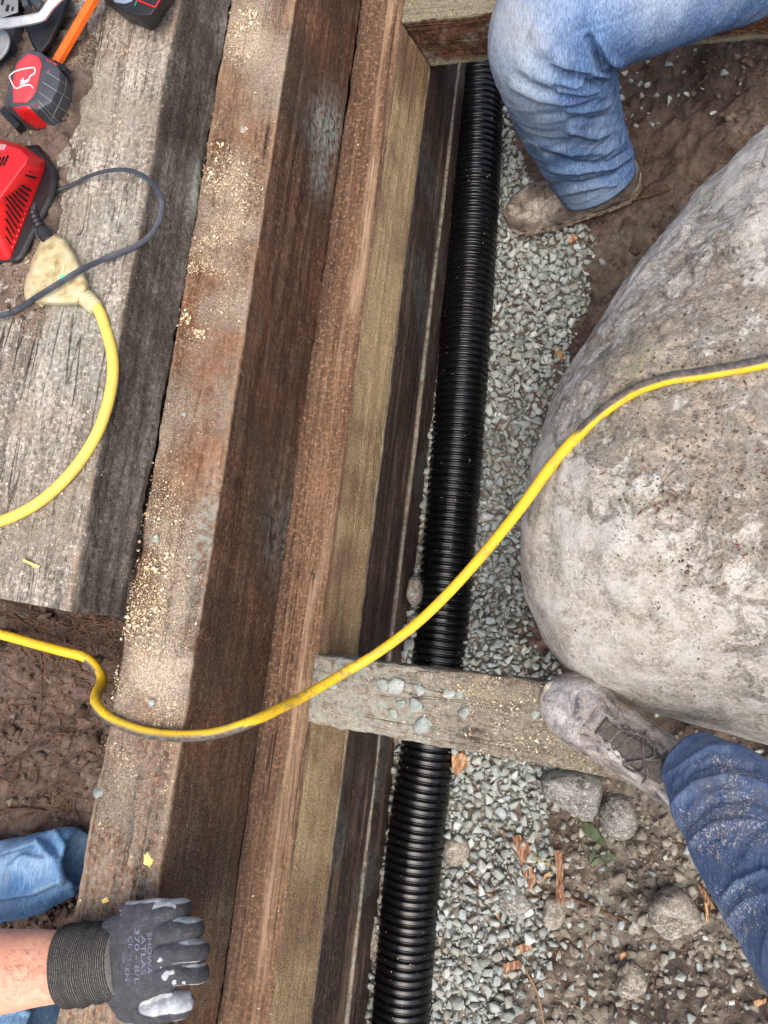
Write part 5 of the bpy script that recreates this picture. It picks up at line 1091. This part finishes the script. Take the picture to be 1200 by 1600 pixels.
def build_litter():
    R_ = np.random.default_rng(12)
    fm = Mat('sawdust_flake', .85, .2); r = fm.island(); fm.color(fm.ramp(r, [(0, srgb(226, 208, 172)), (.3, srgb(198, 174, 136)), (.55, srgb(236, 226, 202)), (.8, srgb(176, 148, 112)), (1, srgb(214, 194, 154))]))
    S = []
    def top(P, px, py):
        n = fbm(P, 16, 4, 5); n2 = fbm(P, 60, 3, 8)
        d = .9*blob(px, py, 350, 330, 50, 120)+.5*blob(px, py, 310, 430, 40, 60)+.8*blob(px, py, 235, 900, 30, 90)+.9*blob(px, py, 260, 960, 60, 60)+.65*blob(px, py, 215, 1010, 40, 60)+.6*blob(px, py, 385, 60, 40, 50)+.25*blob(px, py, 230, 1080, 60, 90)+.45*blob(px, py, 195, 1230, 70, 130)+.25*blob(px, py, 180, 1370, 60, 60)+.35*blob(px, py, 270, 790, 50, 50)
        return np.clip((.035+d)*sst(-.55, .65, n+.7*n2), 0, 1)
    S.append(plane_samples(R_, 90000, X1, X2, -.75, 1.1, lambda X, Y, t: .8005+0*X, (0, 0, 1), top, (.0006, .55)))
    # a few clumps of curly chips
    for cx, cy, sp, n in tuple((a_, b_, c_*1.15, int(d_*.9)) for a_, b_, c_, d_ in ((376, 45, 12, 90), (290, 497, 8, 60), (308, 522, 9, 90), (370, 90, 16, 70), (350, 270, 34, 190), (250, 880, 24, 150), (225, 970, 34, 200), (380, 203, 5, 30), (395, 20, 8, 60))):
        q = R_.normal(0, 1, (n, 2))*sp*.55+[cx, cy]; P = np.array([at(a, b, .801) for a, b in q]); P = P[(P[:, 0] > X1) & (P[:, 0] < X2)]
        S.append((P+np.abs(R_.normal(0, .0008, P.shape))*[0, 0, 1], np.broadcast_to([0, 0, 1.], P.shape), np.clip(.0012*np.exp(R_.normal(0, .6, len(P))), .0004, .004)))
    gy = lambda P, px, py: np.clip((.05+.35*blob(px, py, 60, 880, 120, 120)+.30*blob(px, py, 200, 150, 50, 150)+.12*sst(.0, .5, fbm(P, 9, 3, 4)))*sst(-.4, .6, fbm(P, 50, 3, 5)), 0, 1)
    S.append(plane_samples(R_, 26000, X0-.17, X0, .0, 1.15, lambda X, Y, t: .8945+0*X, (0, 0, 1), gy, (.0008, .45)))
    side = lambda P, px, py: np.clip((.05+.10*sst(950, 1250, py)*sst(1450, 1250, py)+.08*blob(px, py, 480, 300, 60, 160))*sst(-.5, .6, fbm(P, 40, 3, 5)), 0, 1)
    S.append(plane_samples(R_, 42000, X2, X3, -.75, 1.1, lambda X, Y, t: .80-.21*t, (1, 0, .06), side, (.0005, .35)))
    sg = lambda P, px, py: np.clip(.10*sst(-.3, .6, fbm(P, 40, 3, 5)), 0, 1)
    S.append(plane_samples(R_, 12000, X0, X1, 0, 1.1, lambda X, Y, t: .894-.094*t, (1, 0, .1), sg, (.0005, .4)))
    rd = lambda P, px, py: np.clip(.04+.05*sst(0, .5, fbm(P, 30, 3, 5)), 0, 1)
    S.append(plane_samples(R_, 14000, X3, X4, -.75, 1.15, lambda X, Y, t: .5895+0*X, (0, 0, 1), rd, (.0006, .35)))
    tn = lambda P, px, py: np.clip((.2+.55*blob(px, py, 600, 560, 40, 140)+.3*blob(px, py, 640, 300, 30, 80)+.25*sst(1150, 1300, py))*sst(-.5, .5, fbm(P, 45, 3, 5)), 0, 1)
    S.append(plane_samples(R_, 26000, X4, X5, -.75, 1.02, lambda X, Y, t: .589-.11*t, (1, 0, .3), tn, (.0006, .35)))
    def sp(P, px, py):
        g = sst(600, 780, px); return np.clip((.08+.42*g)*sst(-.5, .5, fbm(P, 50, 3, 5))*inpoly(px, py, [(492, 1024), (870, 1069), (900, 1120), (945, 1213), (482, 1127)]), 0, 1)
    S.append(plane_samples(R_, 26000, X4, .12, -.25, .03, lambda X, Y, t: .5915+.024*np.clip((X-X4)/.36, 0, 1.1), (0, 0, 1), sp, (.0008, .45)))
    PB = bvh_of(bpy.data.objects['corrugated_tube']); pts = []
    for _ in range(900):
        x = R_.uniform(590, 800); y = R_.uniform(60, 1600)
        d_ = at(x, y, 0)-np.array([0, 0, H]); h = PB.ray_cast(Vector((0, 0, H)), Vector(d_/np.linalg.norm(d_)))
        if h[0] is not None: pts.append((h[0], h[1]))
    S.append((np.array([p for p, _ in pts]), np.array([n if n.z > 0 else -n for _, n in pts]), np.clip(.00055*np.exp(R_.normal(0, .5, len(pts))), .0003, .002)))
    flakes('sawdust', S, fm.m, 'pale sawdust and shavings sprinkled over all the timbers')
    # soil crumbs
    pr = [stone_proto(300+i, 16, .8, .2) for i in range(14)]
    cm = Mat('soil_crumb', .92, .15); r = cm.island(); a1 = cm.ramp(r, [(0, srgb(70, 58, 51)), (.4, srgb(106, 91, 80)), (.7, srgb(88, 74, 65)), (1, srgb(132, 118, 104))]); n = cm.noise(170, 5, rough=.7)
    cm.color(cm.mix(cm.ramp(n, [(.35, .5), (.6, 0.)]), a1, srgb(64, 52, 44))); cm.bump(n, .0015); cm.bump(cm.noise(600, 3), .0006)
    cg = Mat('rubble_crumb', .92, .15); r = cg.island(); a1 = cg.ramp(r, [(0, srgb(106, 100, 90)), (.4, srgb(146, 140, 128)), (.7, srgb(124, 117, 106)), (1, srgb(172, 167, 155))]); n = cg.noise(170, 5, rough=.7)
    cg.color(cg.mix(cg.ramp(n, [(.35, .5), (.6, 0.)]), a1, srgb(84, 76, 66))); cg.bump(n, .0015); cg.bump(cg.noise(600, 3), .0006)
    def crumbs(n, x0, x1, y0, y1, dens, s0, sg, mat, name, label, seed, sink=.15):
        R = np.random.default_rng(seed); X = R.uniform(x0, x1, n); Y = R.uniform(y0, y1, n); P = np.stack([X, Y, 0*X+.15], -1); q = proj(P)
        k = R.random(n) < dens(X, Y, q[:, 0], q[:, 1], P); X, Y = X[k], Y[k]; h = ground_h(X, Y); s = np.clip(s0*np.exp(R.normal(0, sg, len(X))), .0008, .016)
        o = scatter_mesh(name, pr, list(zip(X, Y, h+s*sink, s)), mat, seed+1, True, .6); tag(o, label, kind='stuff')
    crumbs(20000, X6+.1, .75, -.95, -.0, lambda X, Y, px, py, P: np.clip((1-gravel_w(X, Y)*.8)*sst(1130, 1290, py+.35*(px-850))*(.35+.9*sst(-.3, .4, fbm(P, 14, 3, 6))), 0, 1), .0036, .7, cg.m, 'rubble', 'loose grey brown soil rubble in the lower right', 31)
    crumbs(14000, X6+.1, 1.0, -.1, 1.5, lambda X, Y, px, py, P: (1-gravel_w(X, Y))*.75*sst(-.25, .45, fbm(P, 10, 3, 6)), .0042, .65, cm.m, 'mud_crumbs', 'small dark mud crumbs between gravel and boulder', 33)
    crumbs(12000, -1.1, X1-.010, -.9, -.01, lambda X, Y, px, py, P: np.clip(.12+.8*sst(-.0, .4, fbm(P, 11, 3, 6))+.7*sst(-.33, -.45, Y), 0, 1), .0032, .65, cm.m, 'bank_crumbs', 'crumbly brown soil on the bank at the lower left', 35)
    crumbs(5000, -1.1, X0-.10, .0, 1.3, lambda X, Y, px, py, P: np.clip(.2+.6*sst(.0, .4, fbm(P, 15, 3, 6)), 0, 1), .0020, .6, cm.m, 'dirt_crumbs', 'dusty dirt around the power tools', 37)
    # bark and wood splinters in the rubble
    bk = Mat('bark', .85, .2); n = bk.noise(1, 5, (260, 60, 60), .65, rot=(0, 0, .3)); bk.color(bk.ramp(n, [(.38, srgb(84, 60, 46)), (.5, srgb(132, 98, 76)), (.62, srgb(172, 138, 110))])); bk.bump(n, .0015)
    bo = Mat('orange_splinter', .8, .2); n = bo.noise(1, 4, (200, 60, 60), .6); bo.color(bo.ramp(n, [(.38, srgb(120, 84, 60)), (.5, srgb(160, 120, 86)), (.62, srgb(190, 156, 120))])); bo.bump(n, .001)
    br = plain('brown_twig', srgb(96, 70, 54), .85, .2, .35, .0012, 120); pale = plain('pale_twig', srgb(150, 124, 98), .85, .2, .3, .0008, 120)
    C = [([(801, 1304), (812, 1303), (828, 1322), (832, 1350), (838, 1378), (828, 1392), (822, 1378), (812, 1350)], bk.m, 'large reddish bark chip, widest of the splinters in the gravel', 'bark'),
         ([(866, 1330), (878, 1328), (880, 1360), (882, 1412), (875, 1418), (868, 1414), (869, 1370)], bk.m, 'long narrow upright bark strip right of the largest chip', 'bark'),
         ([(796, 1412), (806, 1402), (820, 1400), (808, 1416), (798, 1424)], bo.m, 'short orange bark piece under the large chip', 'bark'),
         ([(838, 1374), (860, 1362), (862, 1366), (842, 1380)], bo.m, 'slim orange splinter between the large chip and the narrow strip', 'bark'),
         ([(806, 1478), (830, 1470), (832, 1482), (812, 1492)], bk.m, 'rusty brown bark piece below the twig crossing', 'bark'),
         ([(785, 1505), (812, 1500), (815, 1512), (790, 1524)], bk.m, 'dark reddish bark flake beside the long slanting twig', 'bark'),
         ([(705, 1178), (722, 1174), (734, 1180), (728, 1200), (712, 1212), (706, 1200)], bo.m, 'pale wood block under the cross timber touching the pipe', 'wood chip'),
         ([(1090, 1380), (1100, 1388), (1118, 1420), (1112, 1424), (1096, 1400)], bk.m, 'reddish bark sliver between tan stone and jeans', 'bark'),
         ([(1098, 1405), (1104, 1408), (1110, 1444), (1104, 1440)], bo.m, 'thin orange splinter just right of the tan stone', 'bark'),
         ([(1176, 1562), (1200, 1564), (1200, 1568), (1178, 1568)], bo.m, 'pale splinter at the right edge low down', 'bark'),
         ([(966, 1490), (976, 1486), (980, 1494), (970, 1500)], bo.m, 'small orange chip above the round dusty stone', 'bark'),
         ([(880, 372), (895, 364), (903, 372), (890, 380)], bo.m, 'rust coloured cedar scrap beside the brown shoe', 'bark'),
         ([(862, 540), (878, 548), (886, 560), (874, 562)], bo.m, 'yellow brown leaf scrap among the gravel', 'bark')]
    for i, (pl, m_, lb, ct) in enumerate(C): chip('bark_piece' if ct == 'bark' else 'wood_chip', pl, 0, m_, lb, ct, lift=.016, thick=.004 if i != 6 else .02)
    lf = plain('fresh_wood_chip', srgb(236, 206, 122), .7, .3, .1, .0004, 80)
    chip('wood_chip', [(225, 1336), (231, 1331), (240, 1344), (238, 1349), (233, 1356), (231, 1352), (224, 1350)], 0, lf, 'bright yellow fresh wood chip on the sawdust covered timber above the glove', 'wood chip', .0025, .80, .0012)
    chip('wood_chip', [(158, 1406), (166, 1401), (170, 1408), (161, 1412)], 0, lf, 'small pale wood chip on the timber just left of the glove top', 'wood chip', .0025, .80, .0012)
    chip('wood_chip', [(36, 873), (62, 884), (60, 888), (38, 878)], 0, lf, 'pale splinter on the sawn end of the grey timber', 'wood chip', .0025, .894, .0012)
    # twigs and roots
    T = [([(960, 318), (990, 312), (1020, 304), (1048, 296)], .0042, br, 'reddish root sticking out from under the brown shoe sole', .2),
         ([(765, 1385), (778, 1430), (792, 1465), (812, 1500), (838, 1548), (850, 1600)], .0040, pale, 'long slanting twig down through the gravel and bark', .15),
         ([(690, 1372), (730, 1385), (775, 1398), (810, 1404), (860, 1398), (890, 1392)], .0030, br, 'thin dark twig lying crosswise under the large bark chip', .15),
         ([(880, 1395), (930, 1418), (980, 1440), (1018, 1460)], .0032, br, 'dark twig running to the tan stone from the bark strip', .2),
         ([(790, 1340), (797, 1370), (812, 1400)], .002, br, 'short dark twig left of the large bark chip', .15),
         ([(706, 1515), (740, 1525), (775, 1532)], .0015, pale, 'hair thin pale twig low in the gravel near the pipe', .12),
         ([(868, 1560), (900, 1572), (925, 1590)], .0015, pale, 'thin pale twig at the bottom edge in the rubble', .15)]
    for pl, rad, m_, lb, z0 in T: twig('twig', pl, rad, m_, lb, 'twig', z0, .005)
    rt = plain('root_brown', srgb(86, 64, 54), .85, .2, .35, .001, 120)
    Rt = [([(0, 1208), (18, 1192), (38, 1178), (54, 1164)], .0030, [[(30, 1184), (28, 1205), (20, 1225)]], 'forked root at the left edge of the lower soil bank'),
          ([(64, 1020), (66, 1060), (64, 1110), (52, 1150), (40, 1176)], .0016, [[(65, 1080), (82, 1096), (96, 1130)]], 'thin root running down the middle of the lower soil bank'),
          ([(0, 1270), (30, 1264), (60, 1266), (88, 1270)], .0034, [], 'thick pale root lying level just above the light blue jeans'),
          ([(2, 1284), (40, 1276), (70, 1262), (78, 1244)], .0022, [], 'curved root crossing under the level one'),
          ([(125, 968), (150, 972), (172, 976)], .0016, [[(150, 972), (158, 985)]], 'reddish rootlet under the sawn end of the grey timber'),
          ([(118, 1032), (126, 1046), (130, 1066)], .002, [[(124, 1040), (112, 1050)]], 'rusty rootlet just left of the cord bend'),
          ([(20, 960), (55, 985), (95, 1000), (120, 1012)], .0018, [[(55, 985), (50, 1000)]], 'dark rootlet in the shade above the lower yellow cord'),
          ([(56, 1225), (58, 1205), (50, 1190)], .0014, [], 'short rootlet beside the forked root'),
          ([(70, 1420), (78, 1440), (82, 1452)], .0018, [], 'pale stick between the two legs of the light blue jeans'),
          ([(88, 1410), (100, 1425), (104, 1445)], .0022, [], 'brown stick beside the timber between jeans and glove')]
    for pl, rad, bs, lb in Rt: twig('root', pl, rad, rt, lb, 'root', .72, .003, bs)
    # fine root hairs: uncountable
    Vs = []; Fs = []; k = 0; R = np.random.default_rng(8)
    def hair(p0, n_, step, rad, bv=None):
        nonlocal k
        a = R.uniform(0, 6.28); P = [p0]
        for i in range(n_):
            a += R.normal(0, .45); q = P[-1]+np.array([math.cos(a), math.sin(a), 0])*step; P.append(q)
        P = np.array(P); 
        if bv is None: P[:, 2] = ground_h(P[:, 0], P[:, 1])+.0015+.003*np.abs(np.sin(np.arange(len(P))*.8))
        else:
            for q in P:
                h = bv.ray_cast(Vector((q[0], q[1], 2)), Vector((0, 0, -1))); q[2] = (h[0].z if h[0] is not None else q[2])+.0012
        V = tube(P, rad, 4); Vs.append(V.reshape(-1, 3)); Fs.append(gridfaces(len(P), 4, True)+k); k += V.shape[0]*4
    for _ in range(330):
        px, py = R.uniform(0, 175), R.uniform(965, 1300)
        if R.random() < .45: px, py = R.uniform(0, 180), R.normal(990, 25)
        p = at(px, py, .72)
        if p[0] < X1-.01 and p[1] < -.02: hair(p, R.integers(6, 16), .004, R.uniform(.0003, .0008))
    for _ in range(150):
        px, py = R.uniform(700, 1180), R.uniform(1290, 1600); hair(at(px, py, .18), R.integers(5, 14), .005, R.uniform(.0004, .0009))
    for _ in range(60):
        px, py = R.uniform(960, 1200), R.uniform(40, 300); hair(at(px, py, .2), R.integers(5, 14), .005, R.uniform(.0004, .001))
    o = link('root_hairs', mesh('root_hairs', np.vstack(Vs), np.vstack(Fs)), plain('root_hair', srgb(112, 86, 70), .85, .2, .4), None); tag(o, 'fine tangled root hairs in the soil', kind='stuff')
    # cedar needles and scraps on gravel and boulder
    bv = bvh_of(BOULDER); Vs = []; Fs = []; k = 0
    def scrap(p, N_, L_, w_):
        nonlocal k
        T_ = R.normal(size=3); T_ -= N_*T_.dot(N_); T_ /= np.linalg.norm(T_); B = np.cross(N_, T_); b = R.normal()*.25
        a = [p-T_*L_+N_*.001, p+B*w_+N_*.002, p+T_*L_+B*b*L_+N_*.0012, p-B*w_+N_*.0015, p+N_*.003]; Vs.append(np.array(a)); Fs.extend([(k, k+1, k+4), (k+1, k+2, k+4), (k+2, k+3, k+4), (k+3, k, k+4)]); k += 5
    up = np.array([0, 0, 1.])
    for cx, cy, sx, sy, n_ in ((975, 760, 130, 60, 14), (1150, 860, 10, 12, 12), (1100, 980, 60, 60, 7), (1040, 580, 20, 8, 6), (1180, 680, 30, 30, 5), (1170, 745, 60, 60, 7), (1000, 880, 80, 40, 6), (1020, 790, 16, 8, 6)):
        for _ in range(n_):
            x, y = R.normal(cx, sx), R.normal(cy, sy); p = cast(bv, x, y, -1)
            if p[2] > .3: scrap(p, up, R.uniform(.0015, .006), R.uniform(.0004, .0011))
    for _ in range(150):
        x, y = R.uniform(700, 930), R.uniform(250, 1590); p = ong(x, y, .12, .010)
        for _2 in range(R.integers(1, 5)): scrap(p+R.normal(size=3)*[.003, .003, .001], up, R.uniform(.003, .007), R.uniform(.0006, .0013))
    nm = Mat('cedar_scrap', .8, .2); nm.color(nm.ramp(nm.island(), [(0, srgb(100, 56, 40)), (.35, srgb(138, 82, 54)), (.6, srgb(110, 60, 52)), (.85, srgb(164, 112, 76)), (1, srgb(104, 70, 52))]))
    o = link('cedar_litter', mesh('cedar_litter', np.vstack(Vs), Fs), nm.m, None, False); tag(o, 'rusty cedar scraps on boulder and gravel', kind='stuff')
    # crumbs stuck on the boulder's muddy top
    items = []
    for _ in range(1500):
        x, y = R.normal(1120, 110), R.normal(700, 170); p = cast(bv, x, y, -1)
        if p[2] > .35 and fbm(p[None], 25, 3, 4)[0] > -.15: items.append((p[0], p[1], p[2]+.0004, float(np.clip((.0011*math.exp(R.normal(0, .5))), .0006, .004))))
    o = scatter_mesh('boulder_dirt', pr, items, cm.m, 41, True); tag(o, 'dried mud crumbs on top of the boulder', kind='stuff')
    # green plant sprig by the boot
    gm = plain('dull_green_leaf', srgb(84, 98, 70), .55, .4, .3, .0006, 120); r = empty('plant_sprig', ong(940, 1310, .2), 'dull green leafy sprig pressed into the soil under the grey boot', 'plant')
    def leaf(x, y, dx, dy, w_):
        a = ong(x, y, .2, .006); b = ong(x+dx, y+dy, .2, .012); d = b-a; s_ = np.cross(d, up); s_ /= np.linalg.norm(s_); kk = mpp(x, y, .2); n_ = 9; V = []; 
        for i in range(n_):
            t = i/(n_-1); ww = w_*kk*math.sin(math.pi*t)**.7+.0002; c = a+d*t+up*.004*math.sin(math.pi*t); V += [c-s_*ww, c-up*.0015, c+s_*ww]
        V = np.array(V); V2 = np.vstack([V, V-up*.0006]); F_ = gridfaces(n_, 3).tolist(); m_ = len(V); F_ += [[i+m_ for i in f][::-1] for f in F_]
        link('leaf', mesh('leaf', V2, F_), gm, r)
    leaf(912, 1285, 26, 30, 9); leaf(925, 1300, 22, 22, 6); leaf(936, 1322, 14, 26, 4); leaf(930, 1325, -8, 26, 4); leaf(945, 1330, 20, 14, 3.5); leaf(938, 1340, -14, 14, 3.5); leaf(946, 1345, 12, 16, 3)
    P = resample(catmull([ong(905, 1280, .2, .006), ong(930, 1315, .2, .008), ong(942, 1345, .2, .007), ong(948, 1368, .2, .005)], 8), .002); tubemesh('stem', P, .0011, 6, gm, r)
    ym = plain('straw', srgb(176, 160, 96), .7, .3, .2); r = empty('grass_tuft', ong(850, 1340, .15), 'small tuft of straw yellow grass between the two big bark pieces', 'grass')
    for i in range(9):
        a = math.radians(-30+200*i/8+R.normal()*10); P = resample(catmull([ong(846, 1345, .15, .012), ong(846+10*math.cos(a), 1345-8*math.sin(a), .15, .018), ong(846+22*math.cos(a), 1345-15*math.sin(a), .15, .014)], 6), .002); tubemesh('blade', P, np.linspace(.0011, .0004, len(P)), 5, ym, r)
build_wall(); build_ground(); build_gravel(); build_pipe(); build_boulders(); build_spacers(); build_cords(); build_tools(); build_people(); build_litter()
